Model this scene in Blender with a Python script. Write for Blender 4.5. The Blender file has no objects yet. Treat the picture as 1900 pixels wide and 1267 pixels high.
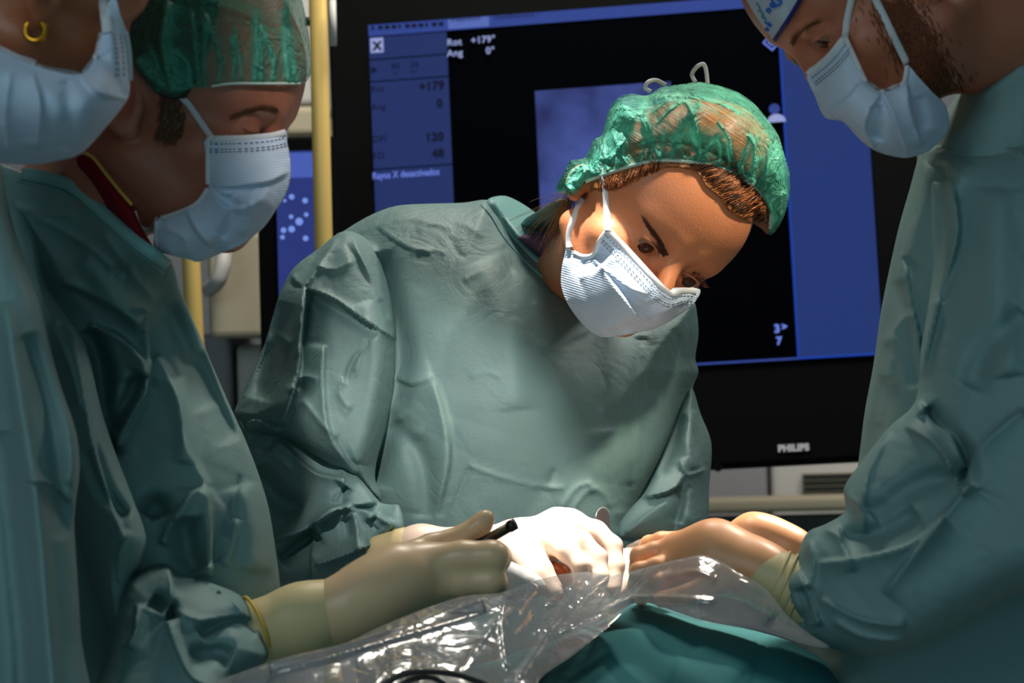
import bpy, math, random
import numpy as np
from mathutils import Vector, Matrix
from mathutils.bvhtree import BVHTree

# ------------------------------------------------------------------ camera
FPX = 4486.0
ROLL = math.radians(1.4)
EYE = np.array([0.0, 0.0, 1.35])
CR = np.array([math.cos(ROLL), 0.0, -math.sin(ROLL)])
CU = np.array([math.sin(ROLL), 0.0, math.cos(ROLL)])
CD = np.array([0.0, 1.0, 0.0])
sc = bpy.context.scene
COL = sc.collection
cam_d = bpy.data.cameras.new('camera')
cam_d.sensor_width = 36.0
cam_d.lens = 36.0 * FPX / 1900.0
cam_d.clip_start = 0.05
cam_d.dof.use_dof = True
cam_d.dof.focus_distance = 2.25
cam_d.dof.aperture_fstop = 9.0
cam = bpy.data.objects.new('camera', cam_d)
COL.objects.link(cam)
cam.matrix_world = Matrix(((CR[0], CU[0], 0, EYE[0]), (CR[1], CU[1], -1, EYE[1]), (CR[2], CU[2], 0, EYE[2]), (0, 0, 0, 1)))
sc.camera = cam

def P(x, y, Y):
    """picture position and distance -> a point of the room (scalars or arrays)"""
    x = np.asarray(x, float); y = np.asarray(y, float); Y = np.asarray(Y, float)
    a = (x - 950.0) / FPX * Y; b = -(y - 633.5) / FPX * Y
    return EYE + a[..., None] * CR + b[..., None] * CU + Y[..., None] * CD

def cv(v):      # camera frame (right, up, towards viewer) -> world
    return v[0] * CR + v[1] * CU - v[2] * CD

# ------------------------------------------------------------------ light and exposure
vs = sc.view_settings
sc.display_settings.display_device = 'sRGB'
vs.view_transform = 'Standard'; vs.look = 'None'; vs.exposure = 0.0; vs.gamma = 1.0
vs.use_curve_mapping = False
sc.cycles.use_denoising = True
sc.cycles.max_bounces = 8
sc.cycles.transparent_max_bounces = 16
sc.cycles.caustics_reflective = False
sc.cycles.caustics_refractive = False
sc.cycles.sample_clamp_indirect = 4.0
world = bpy.data.worlds.new('room_ambience'); sc.world = world
world.use_nodes = True
bg = world.node_tree.nodes['Background']
bg.inputs[0].default_value = (0.46, 0.74, 0.80, 1); bg.inputs[1].default_value = 0.40

def lamp(name, kind, loc, aim, power, color, size=0.3, spot=None, blend=0.5):
    d = bpy.data.lights.new(name, kind); d.energy = power; d.color = color
    if kind == 'AREA':
        d.shape = 'DISK'; d.size = size
    else:
        d.shadow_soft_size = size
    if spot:
        d.spot_size = math.radians(spot); d.spot_blend = blend
    o = bpy.data.objects.new(name, d); COL.objects.link(o)
    o.location = loc
    o.rotation_euler = (Vector(aim) - Vector(loc)).to_track_quat('-Z', 'Y').to_euler()
    return o
LIGHTS = [
    ('surgical_lamp_light', 'SPOT', (-0.10, 2.25, 2.75), tuple(P(1090, 1005, 2.17)), 500, (1.0, 0.93, 0.85), 0.05, 10.5, 0.85),
    ('second_lamp_light', 'SPOT', (-0.10, 0.85, 2.18), tuple(P(895, 845, 2.34)), 108, (1.0, 0.87, 0.80), 0.03, 15.5, 0.95),
    ('third_lamp_light', 'SPOT', (1.05, 1.75, 2.70), tuple(P(1360, 260, 2.25)), 300, (1.0, 0.84, 0.62), 0.06, 8.0, 0.9),
    ('fourth_lamp_light', 'SPOT', (0.95, 2.90, 2.75), tuple(P(1390, 990, 2.10)), 420, (1.0, 0.86, 0.72), 0.06, 8.0, 0.9),
    ('face_fill_light', 'SPOT', (0.30, 0.45, 1.75), tuple(P(1250, 430, 2.22)), 12, (1.0, 0.78, 0.58), 0.10, 10.0, 0.9),  # narrow warm fill added to brighten the middle surgeon's face
    ('ceiling_light', 'AREA', (0.1, 2.9, 2.9), (0.2, 3.9, 1.0), 34.0, (1.0, 0.92, 0.80), 0.6, None, 0),
    ('rear_fill_light', 'AREA', (1.3, 3.0, 2.7), (0.5, 4.0, 0.9), 16.0, (1.0, 0.94, 0.84), 0.5, None, 0),  # extra fill, added to lift the rail and panels at lower right
    ('front_fill_light', 'AREA', (-1.3, -0.2, 2.5), (-0.1, 2.0, 1.2), 10.5, (0.86, 0.95, 1.0), 1.2, None, 0),  # broad soft fill added to light the people evenly from the front
]
for L in LIGHTS:
    lamp(L[0], L[1], L[2], L[3], L[4], L[5], L[6], L[7], L[8])

# ------------------------------------------------------------------ object helpers
def link(name, me, mat, parent=None):
    o = bpy.data.objects.new(name, me); COL.objects.link(o)
    if mat is not None:
        me.materials.clear(); me.materials.append(mat)
    if parent is not None:
        o.parent = parent
        o.matrix_parent_inverse = parent.matrix_world.inverted()
    return o

def root(name, loc, label, cat, group=None):
    o = bpy.data.objects.new(name, None); COL.objects.link(o)
    o.location = loc; o.empty_display_size = 0.05
    o.matrix_world = Matrix.Translation(Vector(loc))
    tag(o, label, cat, group)
    return o

def tag(o, label=None, cat=None, group=None, kind=None):
    if label: o['label'] = label
    if cat: o['category'] = cat
    if group: o['group'] = group
    if kind: o['kind'] = kind
    return o

def mesh(name, V, Fc, uv=None, smooth=True):
    me = bpy.data.meshes.new(name)
    V = np.asarray(V, np.float32)
    if isinstance(Fc, np.ndarray):
        n, k = Fc.shape
        me.vertices.add(len(V)); me.vertices.foreach_set('co', V.ravel())
        me.loops.add(n * k); me.loops.foreach_set('vertex_index', Fc.astype(np.int32).ravel())
        me.polygons.add(n); me.polygons.foreach_set('loop_start', np.arange(0, n * k, k, dtype=np.int32))
    else:
        me.from_pydata(V.tolist(), [], [list(map(int, f)) for f in Fc])
    me.update(calc_edges=True); me.validate()
    if uv is not None:
        ul = me.uv_layers.new(name='UVMap')
        idx = np.empty(len(me.loops), np.int32); me.loops.foreach_get('vertex_index', idx)
        ul.data.foreach_set('uv', np.asarray(uv, np.float32)[idx].ravel())
    if smooth:
        me.polygons.foreach_set('use_smooth', np.ones(len(me.polygons), bool))
    return me

# ------------------------------------------------------------------ 2D tools
def catmull(pts, n=5, closed=True):
    p = np.asarray(pts, float); N = len(p); out = []
    if not closed and N == 2:
        t = np.linspace(0, 1, n + 1)[:, None]; return p[0] * (1 - t) + p[1] * t
    rng = range(N) if closed else range(N - 1)
    for i in rng:
        if closed:
            a, b, c, d = p[(i - 1) % N], p[i], p[(i + 1) % N], p[(i + 2) % N]
        else:
            a, b, c, d = p[max(i - 1, 0)], p[i], p[i + 1], p[min(i + 2, N - 1)]
        l = math.dist(b[:2], c[:2]) + 1e-6
        m1 = (c - a) * 0.5; m2 = (d - b) * 0.5
        for m in (m1, m2):
            k = np.linalg.norm(m[:2])
            if k > l: m *= l / k
        for t in np.linspace(0, 1, n, endpoint=False):
            t2, t3 = t * t, t * t * t
            out.append((2*t3 - 3*t2 + 1) * b + (t3 - 2*t2 + t) * m1 + (-2*t3 + 3*t2) * c + (t3 - t2) * m2)
    if not closed: out.append(p[-1])
    return np.array(out)

def seg_dist(px, py, poly, closed=True, want=False):
    A = poly if closed else poly[:-1]
    B = np.roll(poly, -1, 0) if closed else poly[1:]
    best = np.full(px.shape, 1e18); bx = np.zeros(px.shape); by = np.zeros(px.shape)
    side = np.zeros(px.shape); par = np.zeros(px.shape)
    n = len(A)
    for i in range(n):
        ax, ay = A[i][:2]; dx, dy = B[i][0] - ax, B[i][1] - ay
        l2 = dx * dx + dy * dy + 1e-9
        t = np.clip(((px - ax) * dx + (py - ay) * dy) / l2, 0, 1)
        qx, qy = ax + t * dx, ay + t * dy
        d = (px - qx) ** 2 + (py - qy) ** 2
        m = d < best
        best = np.where(m, d, best); bx = np.where(m, qx, bx); by = np.where(m, qy, by)
        if want:
            side = np.where(m, dx * (py - ay) - dy * (px - ax), side)
            par = np.where(m, (i + t) / n, par)
    best = np.sqrt(best)
    return (best, bx, by, side, par) if want else (best, bx, by)

def inside(px, py, poly):
    r = np.zeros(px.shape, bool); n = len(poly)
    for i in range(n):
        x1, y1 = poly[i][:2]; x2, y2 = poly[(i + 1) % n][:2]
        if y1 == y2: continue
        c = ((y1 > py) != (y2 > py)) & (px < (x2 - x1) * (py - y1) / (y2 - y1) + x1)
        r ^= c
    return r

def tps(ctrl):
    c = np.asarray(ctrl, float)
    if c.ndim == 0 or len(c) == 1:
        v = float(c) if c.ndim == 0 else c[0][2]
        return lambda x, y: np.full(np.shape(x), v)
    X = c[:, :2] / 500.0; z = c[:, 2]; n = len(c)
    r = np.linalg.norm(X[:, None] - X[None], axis=2)
    K = np.where(r > 0, r * r * np.log(r + 1e-12), 0) + np.eye(n) * 1e-4
    if n < 4:
        A = np.c_[np.ones(n), X]; w, *_ = np.linalg.lstsq(A, z, rcond=None)
        return lambda x, y: w[0] + w[1] * np.asarray(x) / 500 + w[2] * np.asarray(y) / 500
    Q = np.c_[np.ones(n), X]
    M = np.block([[K, Q], [Q.T, np.zeros((3, 3))]])
    s = np.linalg.lstsq(M, np.r_[z, 0, 0, 0], rcond=None)[0]
    def f(x, y):
        x = np.asarray(x, float) / 500; y = np.asarray(y, float) / 500
        o = s[n] + s[n + 1] * x + s[n + 2] * y
        for i in range(n):
            q = np.sqrt((x - X[i, 0]) ** 2 + (y - X[i, 1]) ** 2)
            o = o + s[i] * np.where(q > 0, q * q * np.log(q + 1e-12), 0)
        return o
    return f

def hsh(i, j, s):
    v = (i.astype(np.int64) * 374761393 + j.astype(np.int64) * 668265263 + s * 974634777) & 0x7fffffff
    v = ((v ^ (v >> 13)) * 1274126177) & 0x7fffffff
    return ((v ^ (v >> 16)) & 0xffff) / 65535.0

def vnoise(x, y, s=0):
    i = np.floor(x).astype(np.int64); j = np.floor(y).astype(np.int64)
    u = x - i; v = y - j; u = u*u*u*(u*(u*6-15)+10); v = v*v*v*(v*(v*6-15)+10)
    a, b, c, d = hsh(i, j, s), hsh(i+1, j, s), hsh(i, j+1, s), hsh(i+1, j+1, s)
    return (a*(1-u)+b*u)*(1-v) + (c*(1-u)+d*u)*v

def crumple(x, y, lam=90, seed=0, ang=0.0, stretch=1.0):
    """creased cloth relief, about -0.5 .. 0.5: sharp creases between soft pillows"""
    c, s = math.cos(ang), math.sin(ang)
    u = (x * c + y * s) / (lam * stretch); v = (-x * s + y * c) / lam
    wx = vnoise(u * .7 + 9, v * .7, seed + 50) * 1.2; wy = vnoise(u * .7, v * .7 + 5, seed + 51) * 1.2
    h = 0; a = 1.0; f = 1.0
    for k in range(3):
        n = vnoise((u + wx) * f, (v + wy) * f, seed + k)
        h = h + a * (np.abs(2 * n - 1) - 0.35)
        a *= 0.5; f *= 2.1
    return h * 0.5

def strokes_height(x, y, strokes):
    """each stroke: (kind, height mm, width px, [points]); + is towards the viewer"""
    H = np.zeros(x.shape)
    for kind, amp, w, pts in strokes:
        L = catmull(pts, 5, closed=False)
        m = w * 5 + 4
        sel = (x > L[:, 0].min() - m) & (x < L[:, 0].max() + m) & (y > L[:, 1].min() - m) & (y < L[:, 1].max() + m)
        if not sel.any(): continue
        d, _, _, sd, t = seg_dist(x[sel], y[sel], L, closed=False, want=True)
        fade = np.clip(np.minimum(t, 1 - t) * 5.0, 0, 1); fade = np.sqrt(fade * (2 - fade))
        if kind == 'g':      # soft round fold
            h = np.exp(-(d / w) ** 2)
        elif kind == 'r':    # sharp ridge or crease
            h = np.exp(-d / w)
        elif kind in ('l', 'R'):    # overlap: steep on one side, long soft fall on the other
            s = np.sign(sd) * (1 if kind == 'l' else -1)
            h = np.where(s > 0, np.exp(-d / (w * 1.2)), np.exp(-(d / (w * 0.22)) ** 2))
        H[sel] += amp * 0.001 * h * fade
    return H

# ------------------------------------------------------------------ cloth and bodies with a traced outline, real depth and thickness
def relief(name, poly, depth, T, R, mat, parent=None, step=4.0, strokes=(), cr=(), back=True, Tb=None,
           limit=None, off=0.004, relax=0, solid=None, uvrot=0.0, sm=4, openpoly=None, gain=1.0, foldattr=False):
    pl = catmull(poly, sm) if sm else np.asarray(poly, float)
    x0, y0 = pl[:, 0].min() - step * 1.5, pl[:, 1].min() - step * 1.5
    nx = int((pl[:, 0].max() - x0) / step) + 3; ny = int((pl[:, 1].max() - y0) / step) + 3
    gx, gy = np.meshgrid(x0 + np.arange(nx) * step, y0 + np.arange(ny) * step)
    ins = inside(gx, gy, pl)
    d, bx, by = seg_dist(gx, gy, pl)
    cell = ins[:-1, :-1] | ins[1:, :-1] | ins[:-1, 1:] | ins[1:, 1:]
    use = np.zeros(ins.shape, bool)
    for a in (slice(None, -1), slice(1, None)):
        for b in (slice(None, -1), slice(1, None)):
            use[a, b] |= cell
    out = use & ~ins
    X = np.where(out, bx, gx); Yp = np.where(out, by, gy); d = np.where(out, 0, d)
    if openpoly is not None:   # edges along which the cloth stays open instead of rounding over
        d2, _, _ = seg_dist(X, Yp, np.asarray(openpoly, float), closed=False)
        dd = d2 if False else seg_dist(X, Yp, np.asarray(openpoly, float), closed=False)[0]
    else:
        dd = d
    Yc = tps(depth)(X, Yp)
    q = 1 - np.clip(dd / R, 0, 1)
    prof = np.sqrt(np.clip(1 - q * q, 0, 1))
    Tn = tps(T)(X, Yp)
    Yf = Yc - Tn * prof
    if limit is not None:
        lim = np.full(X.shape, 1e9)
        idx = np.argwhere(use)
        pts = P(X[use], Yp[use], 1.0)
        for (i, j), p in zip(idx, pts):
            dr = Vector(p - EYE); ln = dr.length
            h = limit.ray_cast(Vector(EYE), dr / ln)
            if h[0] is not None: lim[i, j] = (Vector(h[0]) - Vector(EYE)).dot(Vector(CD)) - off
        Yf = np.minimum(Yf, lim)
        for _ in range(relax):
            A = np.where(use, Yf, np.nan)
            S = np.zeros(A.shape); W = np.zeros(A.shape)
            for sl, tl in (((slice(1, None), slice(None)), (slice(None, -1), slice(None))), ((slice(None, -1), slice(None)), (slice(1, None), slice(None))),
                           ((slice(None), slice(1, None)), (slice(None), slice(None, -1))), ((slice(None), slice(None, -1)), (slice(None), slice(1, None)))):
                v = A[tl]; ok = ~np.isnan(v)
                S[sl] += np.where(ok, v, 0); W[sl] += ok
            av = S / np.maximum(W, 1)
            Yf = np.where(use, np.minimum(np.where(out & (lim > 1e8), Yf, av), lim), Yf)
    edge = np.clip(d / (2.5 * step), 0, 1) if back else np.clip(0.4 + d / (4 * step), 0, 1)
    H = strokes_height(X, Yp, strokes) * gain
    foldv = np.abs(H)
    for (amp, lam, seed, ang, st) in cr:
        H = H + amp * 0.001 * crumple(X, Yp, lam, seed, ang, st)
    Yf = Yf - H * edge
    if limit is not None: Yf = np.minimum(Yf, lim + off * 0.5)
    ids = -np.ones(ins.shape, np.int64); ids[use] = np.arange(use.sum())
    c = np.argwhere(cell)
    Fq = np.c_[ids[c[:, 0], c[:, 1]], ids[c[:, 0] + 1, c[:, 1]], ids[c[:, 0] + 1, c[:, 1] + 1], ids[c[:, 0], c[:, 1] + 1]]
    V = P(X[use], Yp[use], Yf[use])
    m = float(np.mean(Yc[use])) / FPX
    cu, su = math.cos(uvrot), math.sin(uvrot)
    uv = np.c_[(X[use] * cu + Yp[use] * su) * m, (-X[use] * su + Yp[use] * cu) * m]
    if back:
        Tb = Tb if Tb is not None else T
        Yb = Yc + tps(Tb)(X, Yp) * prof
        if openpoly is None: Yb = np.where(out, Yf, Yb)
        Vb = P(X[use], Yp[use], Yb[use])
        n = len(V)
        mp = np.arange(n) + n
        if openpoly is None: mp[out[use]] = np.arange(n)[out[use]]     # front and back meet on the outline
        Fb = mp[Fq][:, ::-1]
        keep = np.ones(len(Fb), bool)
        if foldattr: foldv = foldv
        V = np.r_[V, Vb]; uv = np.r_[uv, uv]; Fq = np.r_[Fq, Fb[keep]]
    me = mesh(name, V, Fq, uv)
    if foldattr:
        fv = np.clip(foldv[use] / 0.004, 0, 1); fv = np.r_[fv, fv] if back else fv
        at = me.attributes.new('fold', 'FLOAT', 'POINT'); at.data.foreach_set('value', fv.astype(np.float32)[:len(me.vertices)])
    o = link(name, me, mat, parent)
    if solid:
        md = o.modifiers.new('thick', 'SOLIDIFY'); md.thickness = solid; md.offset = -1
    return o

def tube(name, pts, rad, mat, parent=None, n=8, smooth_n=6, closed=False):
    """pts: world points; rad scalar or list"""
    p = np.asarray(pts, float); r = np.full(len(p), rad) if np.isscalar(rad) else np.asarray(rad, float)
    q = catmull(np.c_[p, r], smooth_n, closed=closed) if smooth_n and len(p) > 2 else np.c_[p, r]
    V, Fc = tube_vf(q[:, :3], q[:, 3], n, closed)
    return link(name, mesh(name, V, Fc), mat, parent)

def tube_vf(p, r, n=8, closed=False):
    V = []; Fc = []; N = len(p); up = np.array([0.13, 0.3, 0.94]); prev = None
    for i in range(N):
        t = p[(i + 1) % N if closed else min(i + 1, N - 1)] - p[(i - 1) % N if closed else max(i - 1, 0)]
        t = t / (np.linalg.norm(t) + 1e-12)
        a = prev if prev is not None else up
        a = a - t * np.dot(a, t)
        if np.linalg.norm(a) < 1e-6: a = np.array([1.0, 0, 0]) - t * t[0]
        a /= np.linalg.norm(a); prev = a; b = np.cross(t, a)
        for k in range(n):
            w = 2 * math.pi * k / n
            V.append(p[i] + r[i] * (math.cos(w) * a + math.sin(w) * b))
    for i in range(N if closed else N - 1):
        j = (i + 1) % N
        for k in range(n):
            Fc.append((i * n + k, i * n + (k + 1) % n, j * n + (k + 1) % n, j * n + k))
    if not closed:
        Fc.append(tuple(range(n - 1, -1, -1))); Fc.append(tuple((N - 1) * n + k for k in range(n)))
    return V, Fc

def strands(name, lines, rad, mat, parent=None, n=3, taper=True):
    V = []; Fc = []
    for L in lines:
        L = np.asarray(L); N = len(L)
        t = np.linspace(0, 1, N)
        r = rad * (np.clip((1 - t) * 2.2, 0.15, 1) if taper else np.ones(N))
        v, f = tube_vf(L, r, n); o = len(V)
        V += v; Fc += [tuple(o + i for i in q) for q in f]
    return link(name, mesh(name, V, Fc), mat, parent)

def ray_depth(bvhs, x, y, off=0.0, default=None):
    dr = Vector(P(x, y, 1.0) - EYE); best = None
    for b in bvhs:
        h = b.ray_cast(Vector(EYE), dr.normalized())
        if h[0] is not None:
            v = h[0][1] - EYE[1]
            if best is None or v < best: best = v
    if best is None: return default
    return best - off

def ribbon(name, pts, width, mat, parent=None, bvhs=(), off=0.003, thick=0.0008, default=2.2, n=6):
    """flat band along picture points; the distance is given or is taken from what it lies on"""
    L = catmull([tuple(p[:2]) for p in pts], n, closed=False)
    if len(pts[0]) > 2:
        Z = catmull([(p[0], p[1], p[2]) for p in pts], n, closed=False)[:, 2]
    else:
        Z = np.array([ray_depth(bvhs, x, y, off, default=np.nan) for x, y in L], float)
        ok = ~np.isnan(Z)
        if ok.any(): Z = np.interp(np.arange(len(Z)), np.arange(len(Z))[ok], Z[ok])
        else: Z[:] = default
        for _ in range(3):
            Zs = Z.copy(); Zs[1:-1] = (Z[:-2] + Z[1:-1] * 2 + Z[2:]) / 4; Z = np.minimum(Z, Zs)
    V = []; uv = []; N = len(L)
    T = np.gradient(L, axis=0); T /= np.linalg.norm(T, axis=1)[:, None] + 1e-9
    Nn = np.c_[-T[:, 1], T[:, 0]]; w = width / 2
    for dz in (0, thick):
        for s in (-1, 0, 1):
            V.append(P(L[:, 0] + Nn[:, 0] * w * s, L[:, 1] + Nn[:, 1] * w * s, Z + dz - (0.0006 if s == 0 and dz == 0 else 0)))
    V = np.array(V).transpose(1, 0, 2).reshape(-1, 3)
    seq = [0, 1, 2, 5, 4, 3]
    Fc = []
    for i in range(N - 1):
        for k in range(6):
            a, b = seq[k], seq[(k + 1) % 6]
            Fc.append((i * 6 + a, i * 6 + b, (i + 1) * 6 + b, (i + 1) * 6 + a))
    Fc.append(tuple(seq[::-1])); Fc.append(tuple((N - 1) * 6 + k for k in seq))
    s = np.repeat(np.arange(N), 6)
    uv = np.c_[s * 0.002, np.tile([0, .5, 1, 0, .5, 1], N)]
    return link(name, mesh(name, V, Fc, uv), mat, parent)

def box_frame(name, O, ex, ey, ez, sx, sy, sz, mat, parent=None, bev=0.0):
    """box from corner O along the unit axes"""
    V = [O + ex * sx * a + ey * sy * b + ez * sz * c for a in (0, 1) for b in (0, 1) for c in (0, 1)]
    Fc = [(0, 1, 3, 2), (4, 6, 7, 5), (0, 4, 5, 1), (2, 3, 7, 6), (0, 2, 6, 4), (1, 5, 7, 3)]
    o = link(name, mesh(name, V, Fc, smooth=False), mat, parent)
    if bev:
        md = o.modifiers.new('bevel', 'BEVEL'); md.width = bev; md.segments = 3
    return o

# ------------------------------------------------------------------ smooth solids (signed distance -> mesh)
def smin(a, b, k):
    h = np.maximum(k - np.abs(a - b), 0) / k
    return np.minimum(a, b) - h * h * k * 0.25
def smax(a, b, k): return -smin(-a, -b, k)
def s_ell(G, c, r):
    q = [(G[i] - c[i]) / r[i] for i in range(3)]
    k0 = np.sqrt(q[0]**2 + q[1]**2 + q[2]**2) + 1e-9
    k1 = np.sqrt((q[0]/r[0])**2 + (q[1]/r[1])**2 + (q[2]/r[2])**2) + 1e-9
    return k0 * (k0 - 1) / k1
def s_cap(G, a, b, ra, rb=None):
    rb = ra if rb is None else rb
    a = np.asarray(a, np.float32); b = np.asarray(b, np.float32); ab = b - a
    t = np.clip(((G[0]-a[0])*ab[0] + (G[1]-a[1])*ab[1] + (G[2]-a[2])*ab[2]) / (np.dot(ab, ab) + 1e-12), 0, 1)
    return np.sqrt((G[0]-a[0]-t*ab[0])**2 + (G[1]-a[1]-t*ab[1])**2 + (G[2]-a[2]-t*ab[2])**2) - (ra + (rb - ra) * t)

def grid3(lo, hi, h):
    ax = [np.arange(lo[i], hi[i] + h, h, dtype=np.float32) for i in range(3)]
    return ax, np.meshgrid(*ax, indexing='ij', sparse=True)

def surface_nets(Fd, ax):
    nx, ny, nz = Fd.shape
    Fd = Fd.copy()
    Fd[0] = Fd[-1] = 1; Fd[:, 0] = Fd[:, -1] = 1; Fd[:, :, 0] = Fd[:, :, -1] = 1
    S = Fd < 0
    cs = [(a, b, c) for a in (0, 1) for b in (0, 1) for c in (0, 1)]
    cnt = np.zeros((nx-1, ny-1, nz-1), np.int8)
    for a, b, c in cs: cnt += S[a:nx-1+a, b:ny-1+b, c:nz-1+c]
    act = (cnt > 0) & (cnt < 8)
    I, J, K = np.nonzero(act)
    pos = np.zeros((len(I), 3)); w = np.zeros(len(I))
    for p in cs:
        for ax_i in range(3):
            if p[ax_i]: continue
            q = list(p); q[ax_i] = 1
            f0 = Fd[I+p[0], J+p[1], K+p[2]]; f1 = Fd[I+q[0], J+q[1], K+q[2]]
            m = (f0 < 0) != (f1 < 0)
            t = np.where(m, f0 / np.where(m, f0 - f1, 1), 0)
            e = np.array(p, float)[None].repeat(len(I), 0); e[:, ax_i] += t
            pos += e * m[:, None]; w += m
    pos /= w[:, None]
    h = ax[0][1] - ax[0][0]
    V = np.c_[ax[0][I] + pos[:, 0]*h, ax[1][J] + pos[:, 1]*h, ax[2][K] + pos[:, 2]*h]
    ids = -np.ones(act.shape, np.int64); ids[I, J, K] = np.arange(len(I))
    quads = []
    for a in range(3):
        b, c = (a+1) % 3, (a+2) % 3
        s0 = [slice(1, -1)]*3; s1 = [slice(1, -1)]*3
        s0[a] = slice(0, -1); s1[a] = slice(1, None)
        A = S[tuple(s0)]; B = S[tuple(s1)]
        for flip, M in ((False, A & ~B), (True, ~A & B)):
            idx = np.argwhere(M)
            if not len(idx): continue
            g = idx.copy()
            for k in range(3):
                if k != a: g[:, k] += 1
            def cid(db, dc):
                t = g.copy(); t[:, b] += db; t[:, c] += dc
                return ids[t[:, 0], t[:, 1], t[:, 2]]
            q = np.c_[cid(-1, -1), cid(0, -1), cid(0, 0), cid(-1, 0)]
            quads.append(q[:, ::-1] if flip else q)
    Q = np.concatenate(quads); Q = Q[(Q >= 0).all(1)]
    return V, Q

def smooth_vf(V, Q, it=2, lam=0.5):
    for _ in range(it):
        S = np.zeros_like(V); W = np.zeros(len(V))
        for k in range(4):
            for dlt in (1, 3):
                np.add.at(S, Q[:, k], V[Q[:, (k+dlt) % 4]]); np.add.at(W, Q[:, k], 1)
        V = V + lam * (S / np.maximum(W, 1)[:, None] - V)
    return V

def hand_solid(name, mat, parent, palm, fingers, h=0.0016, kf=0.006, kp=0.02, cuts=()):
    """palm: [(p0,p1,r0,r1)] ; fingers: chains [(px,py,Y,rpx),...]; all in picture position + distance"""
    def W(p): return P(p[0], p[1], p[2]), p[3] / FPX * p[2]
    allp = [W(p) for s in palm for p in s] + [W(p) for s in fingers for p in s]
    lo = np.min([p - r for p, r in allp], 0) - 0.008; hi = np.max([p + r for p, r in allp], 0) + 0.008
    ax, G = grid3(lo, hi, h)
    Fd = None
    for s in palm:
        for a, b in zip(s[:-1], s[1:]):
            (pa, ra), (pb, rb) = W(a), W(b)
            d = s_cap(G, pa, pb, ra, rb)
            Fd = d if Fd is None else smin(Fd, d, kp)
    for s in fingers:
        fd = None
        for a, b in zip(s[:-1], s[1:]):
            (pa, ra), (pb, rb) = W(a), W(b)
            d = s_cap(G, pa, pb, ra, rb)
            fd = d if fd is None else smin(fd, d, 0.004)
        Fd = smin(Fd, fd, kf)
    V, Q = surface_nets(Fd.astype(np.float32), ax)
    V = smooth_vf(V, Q, 2)
    me = mesh(name, V, Q, V[:, [0, 2]])
    return link(name, me, mat, parent), BVHTree.FromPolygons(V.tolist(), Q.tolist())
# ------------------------------------------------------------------ materials
def lin(r, g, b):
    f = lambda c: (c/255/12.92) if c/255 <= 0.04045 else ((c/255+0.055)/1.055)**2.4
    return (f(r), f(g), f(b), 1.0)

def mat(name, col, rough=0.5, spec=0.5, metal=0.0, emit=None, estr=1.0, sss=0.0, coat=0.0):
    m = bpy.data.materials.new(name); m.use_nodes = True
    b = m.node_tree.nodes['Principled BSDF']
    b.inputs['Base Color'].default_value = col; b.inputs['Roughness'].default_value = rough
    b.inputs['Specular IOR Level'].default_value = spec; b.inputs['Metallic'].default_value = metal
    if coat: b.inputs['Coat Weight'].default_value = coat
    if sss:
        b.inputs['Subsurface Weight'].default_value = sss
        b.inputs['Subsurface Radius'].default_value = (0.012, 0.005, 0.003); b.inputs['Subsurface Scale'].default_value = 1.0
    if emit:
        b.inputs['Emission Color'].default_value = emit; b.inputs['Emission Strength'].default_value = estr
    return m

def N(m, t, **kw):
    n = m.node_tree.nodes.new(t)
    for k, v in kw.items():
        if k.startswith('i_'): n.inputs[k[2:]].default_value = v
        else: setattr(n, k, v)
    return n
def LK(m, a, b): m.node_tree.links.new(a, b)

def math_n(m, op, a, b=None, c=None):
    n = N(m, 'ShaderNodeMath', operation=op)
    for i, v in enumerate((a, b, c)):
        if v is None: continue
        if isinstance(v, (int, float)): n.inputs[i].default_value = v
        else: LK(m, v, n.inputs[i])
    return n.outputs[0]

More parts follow.
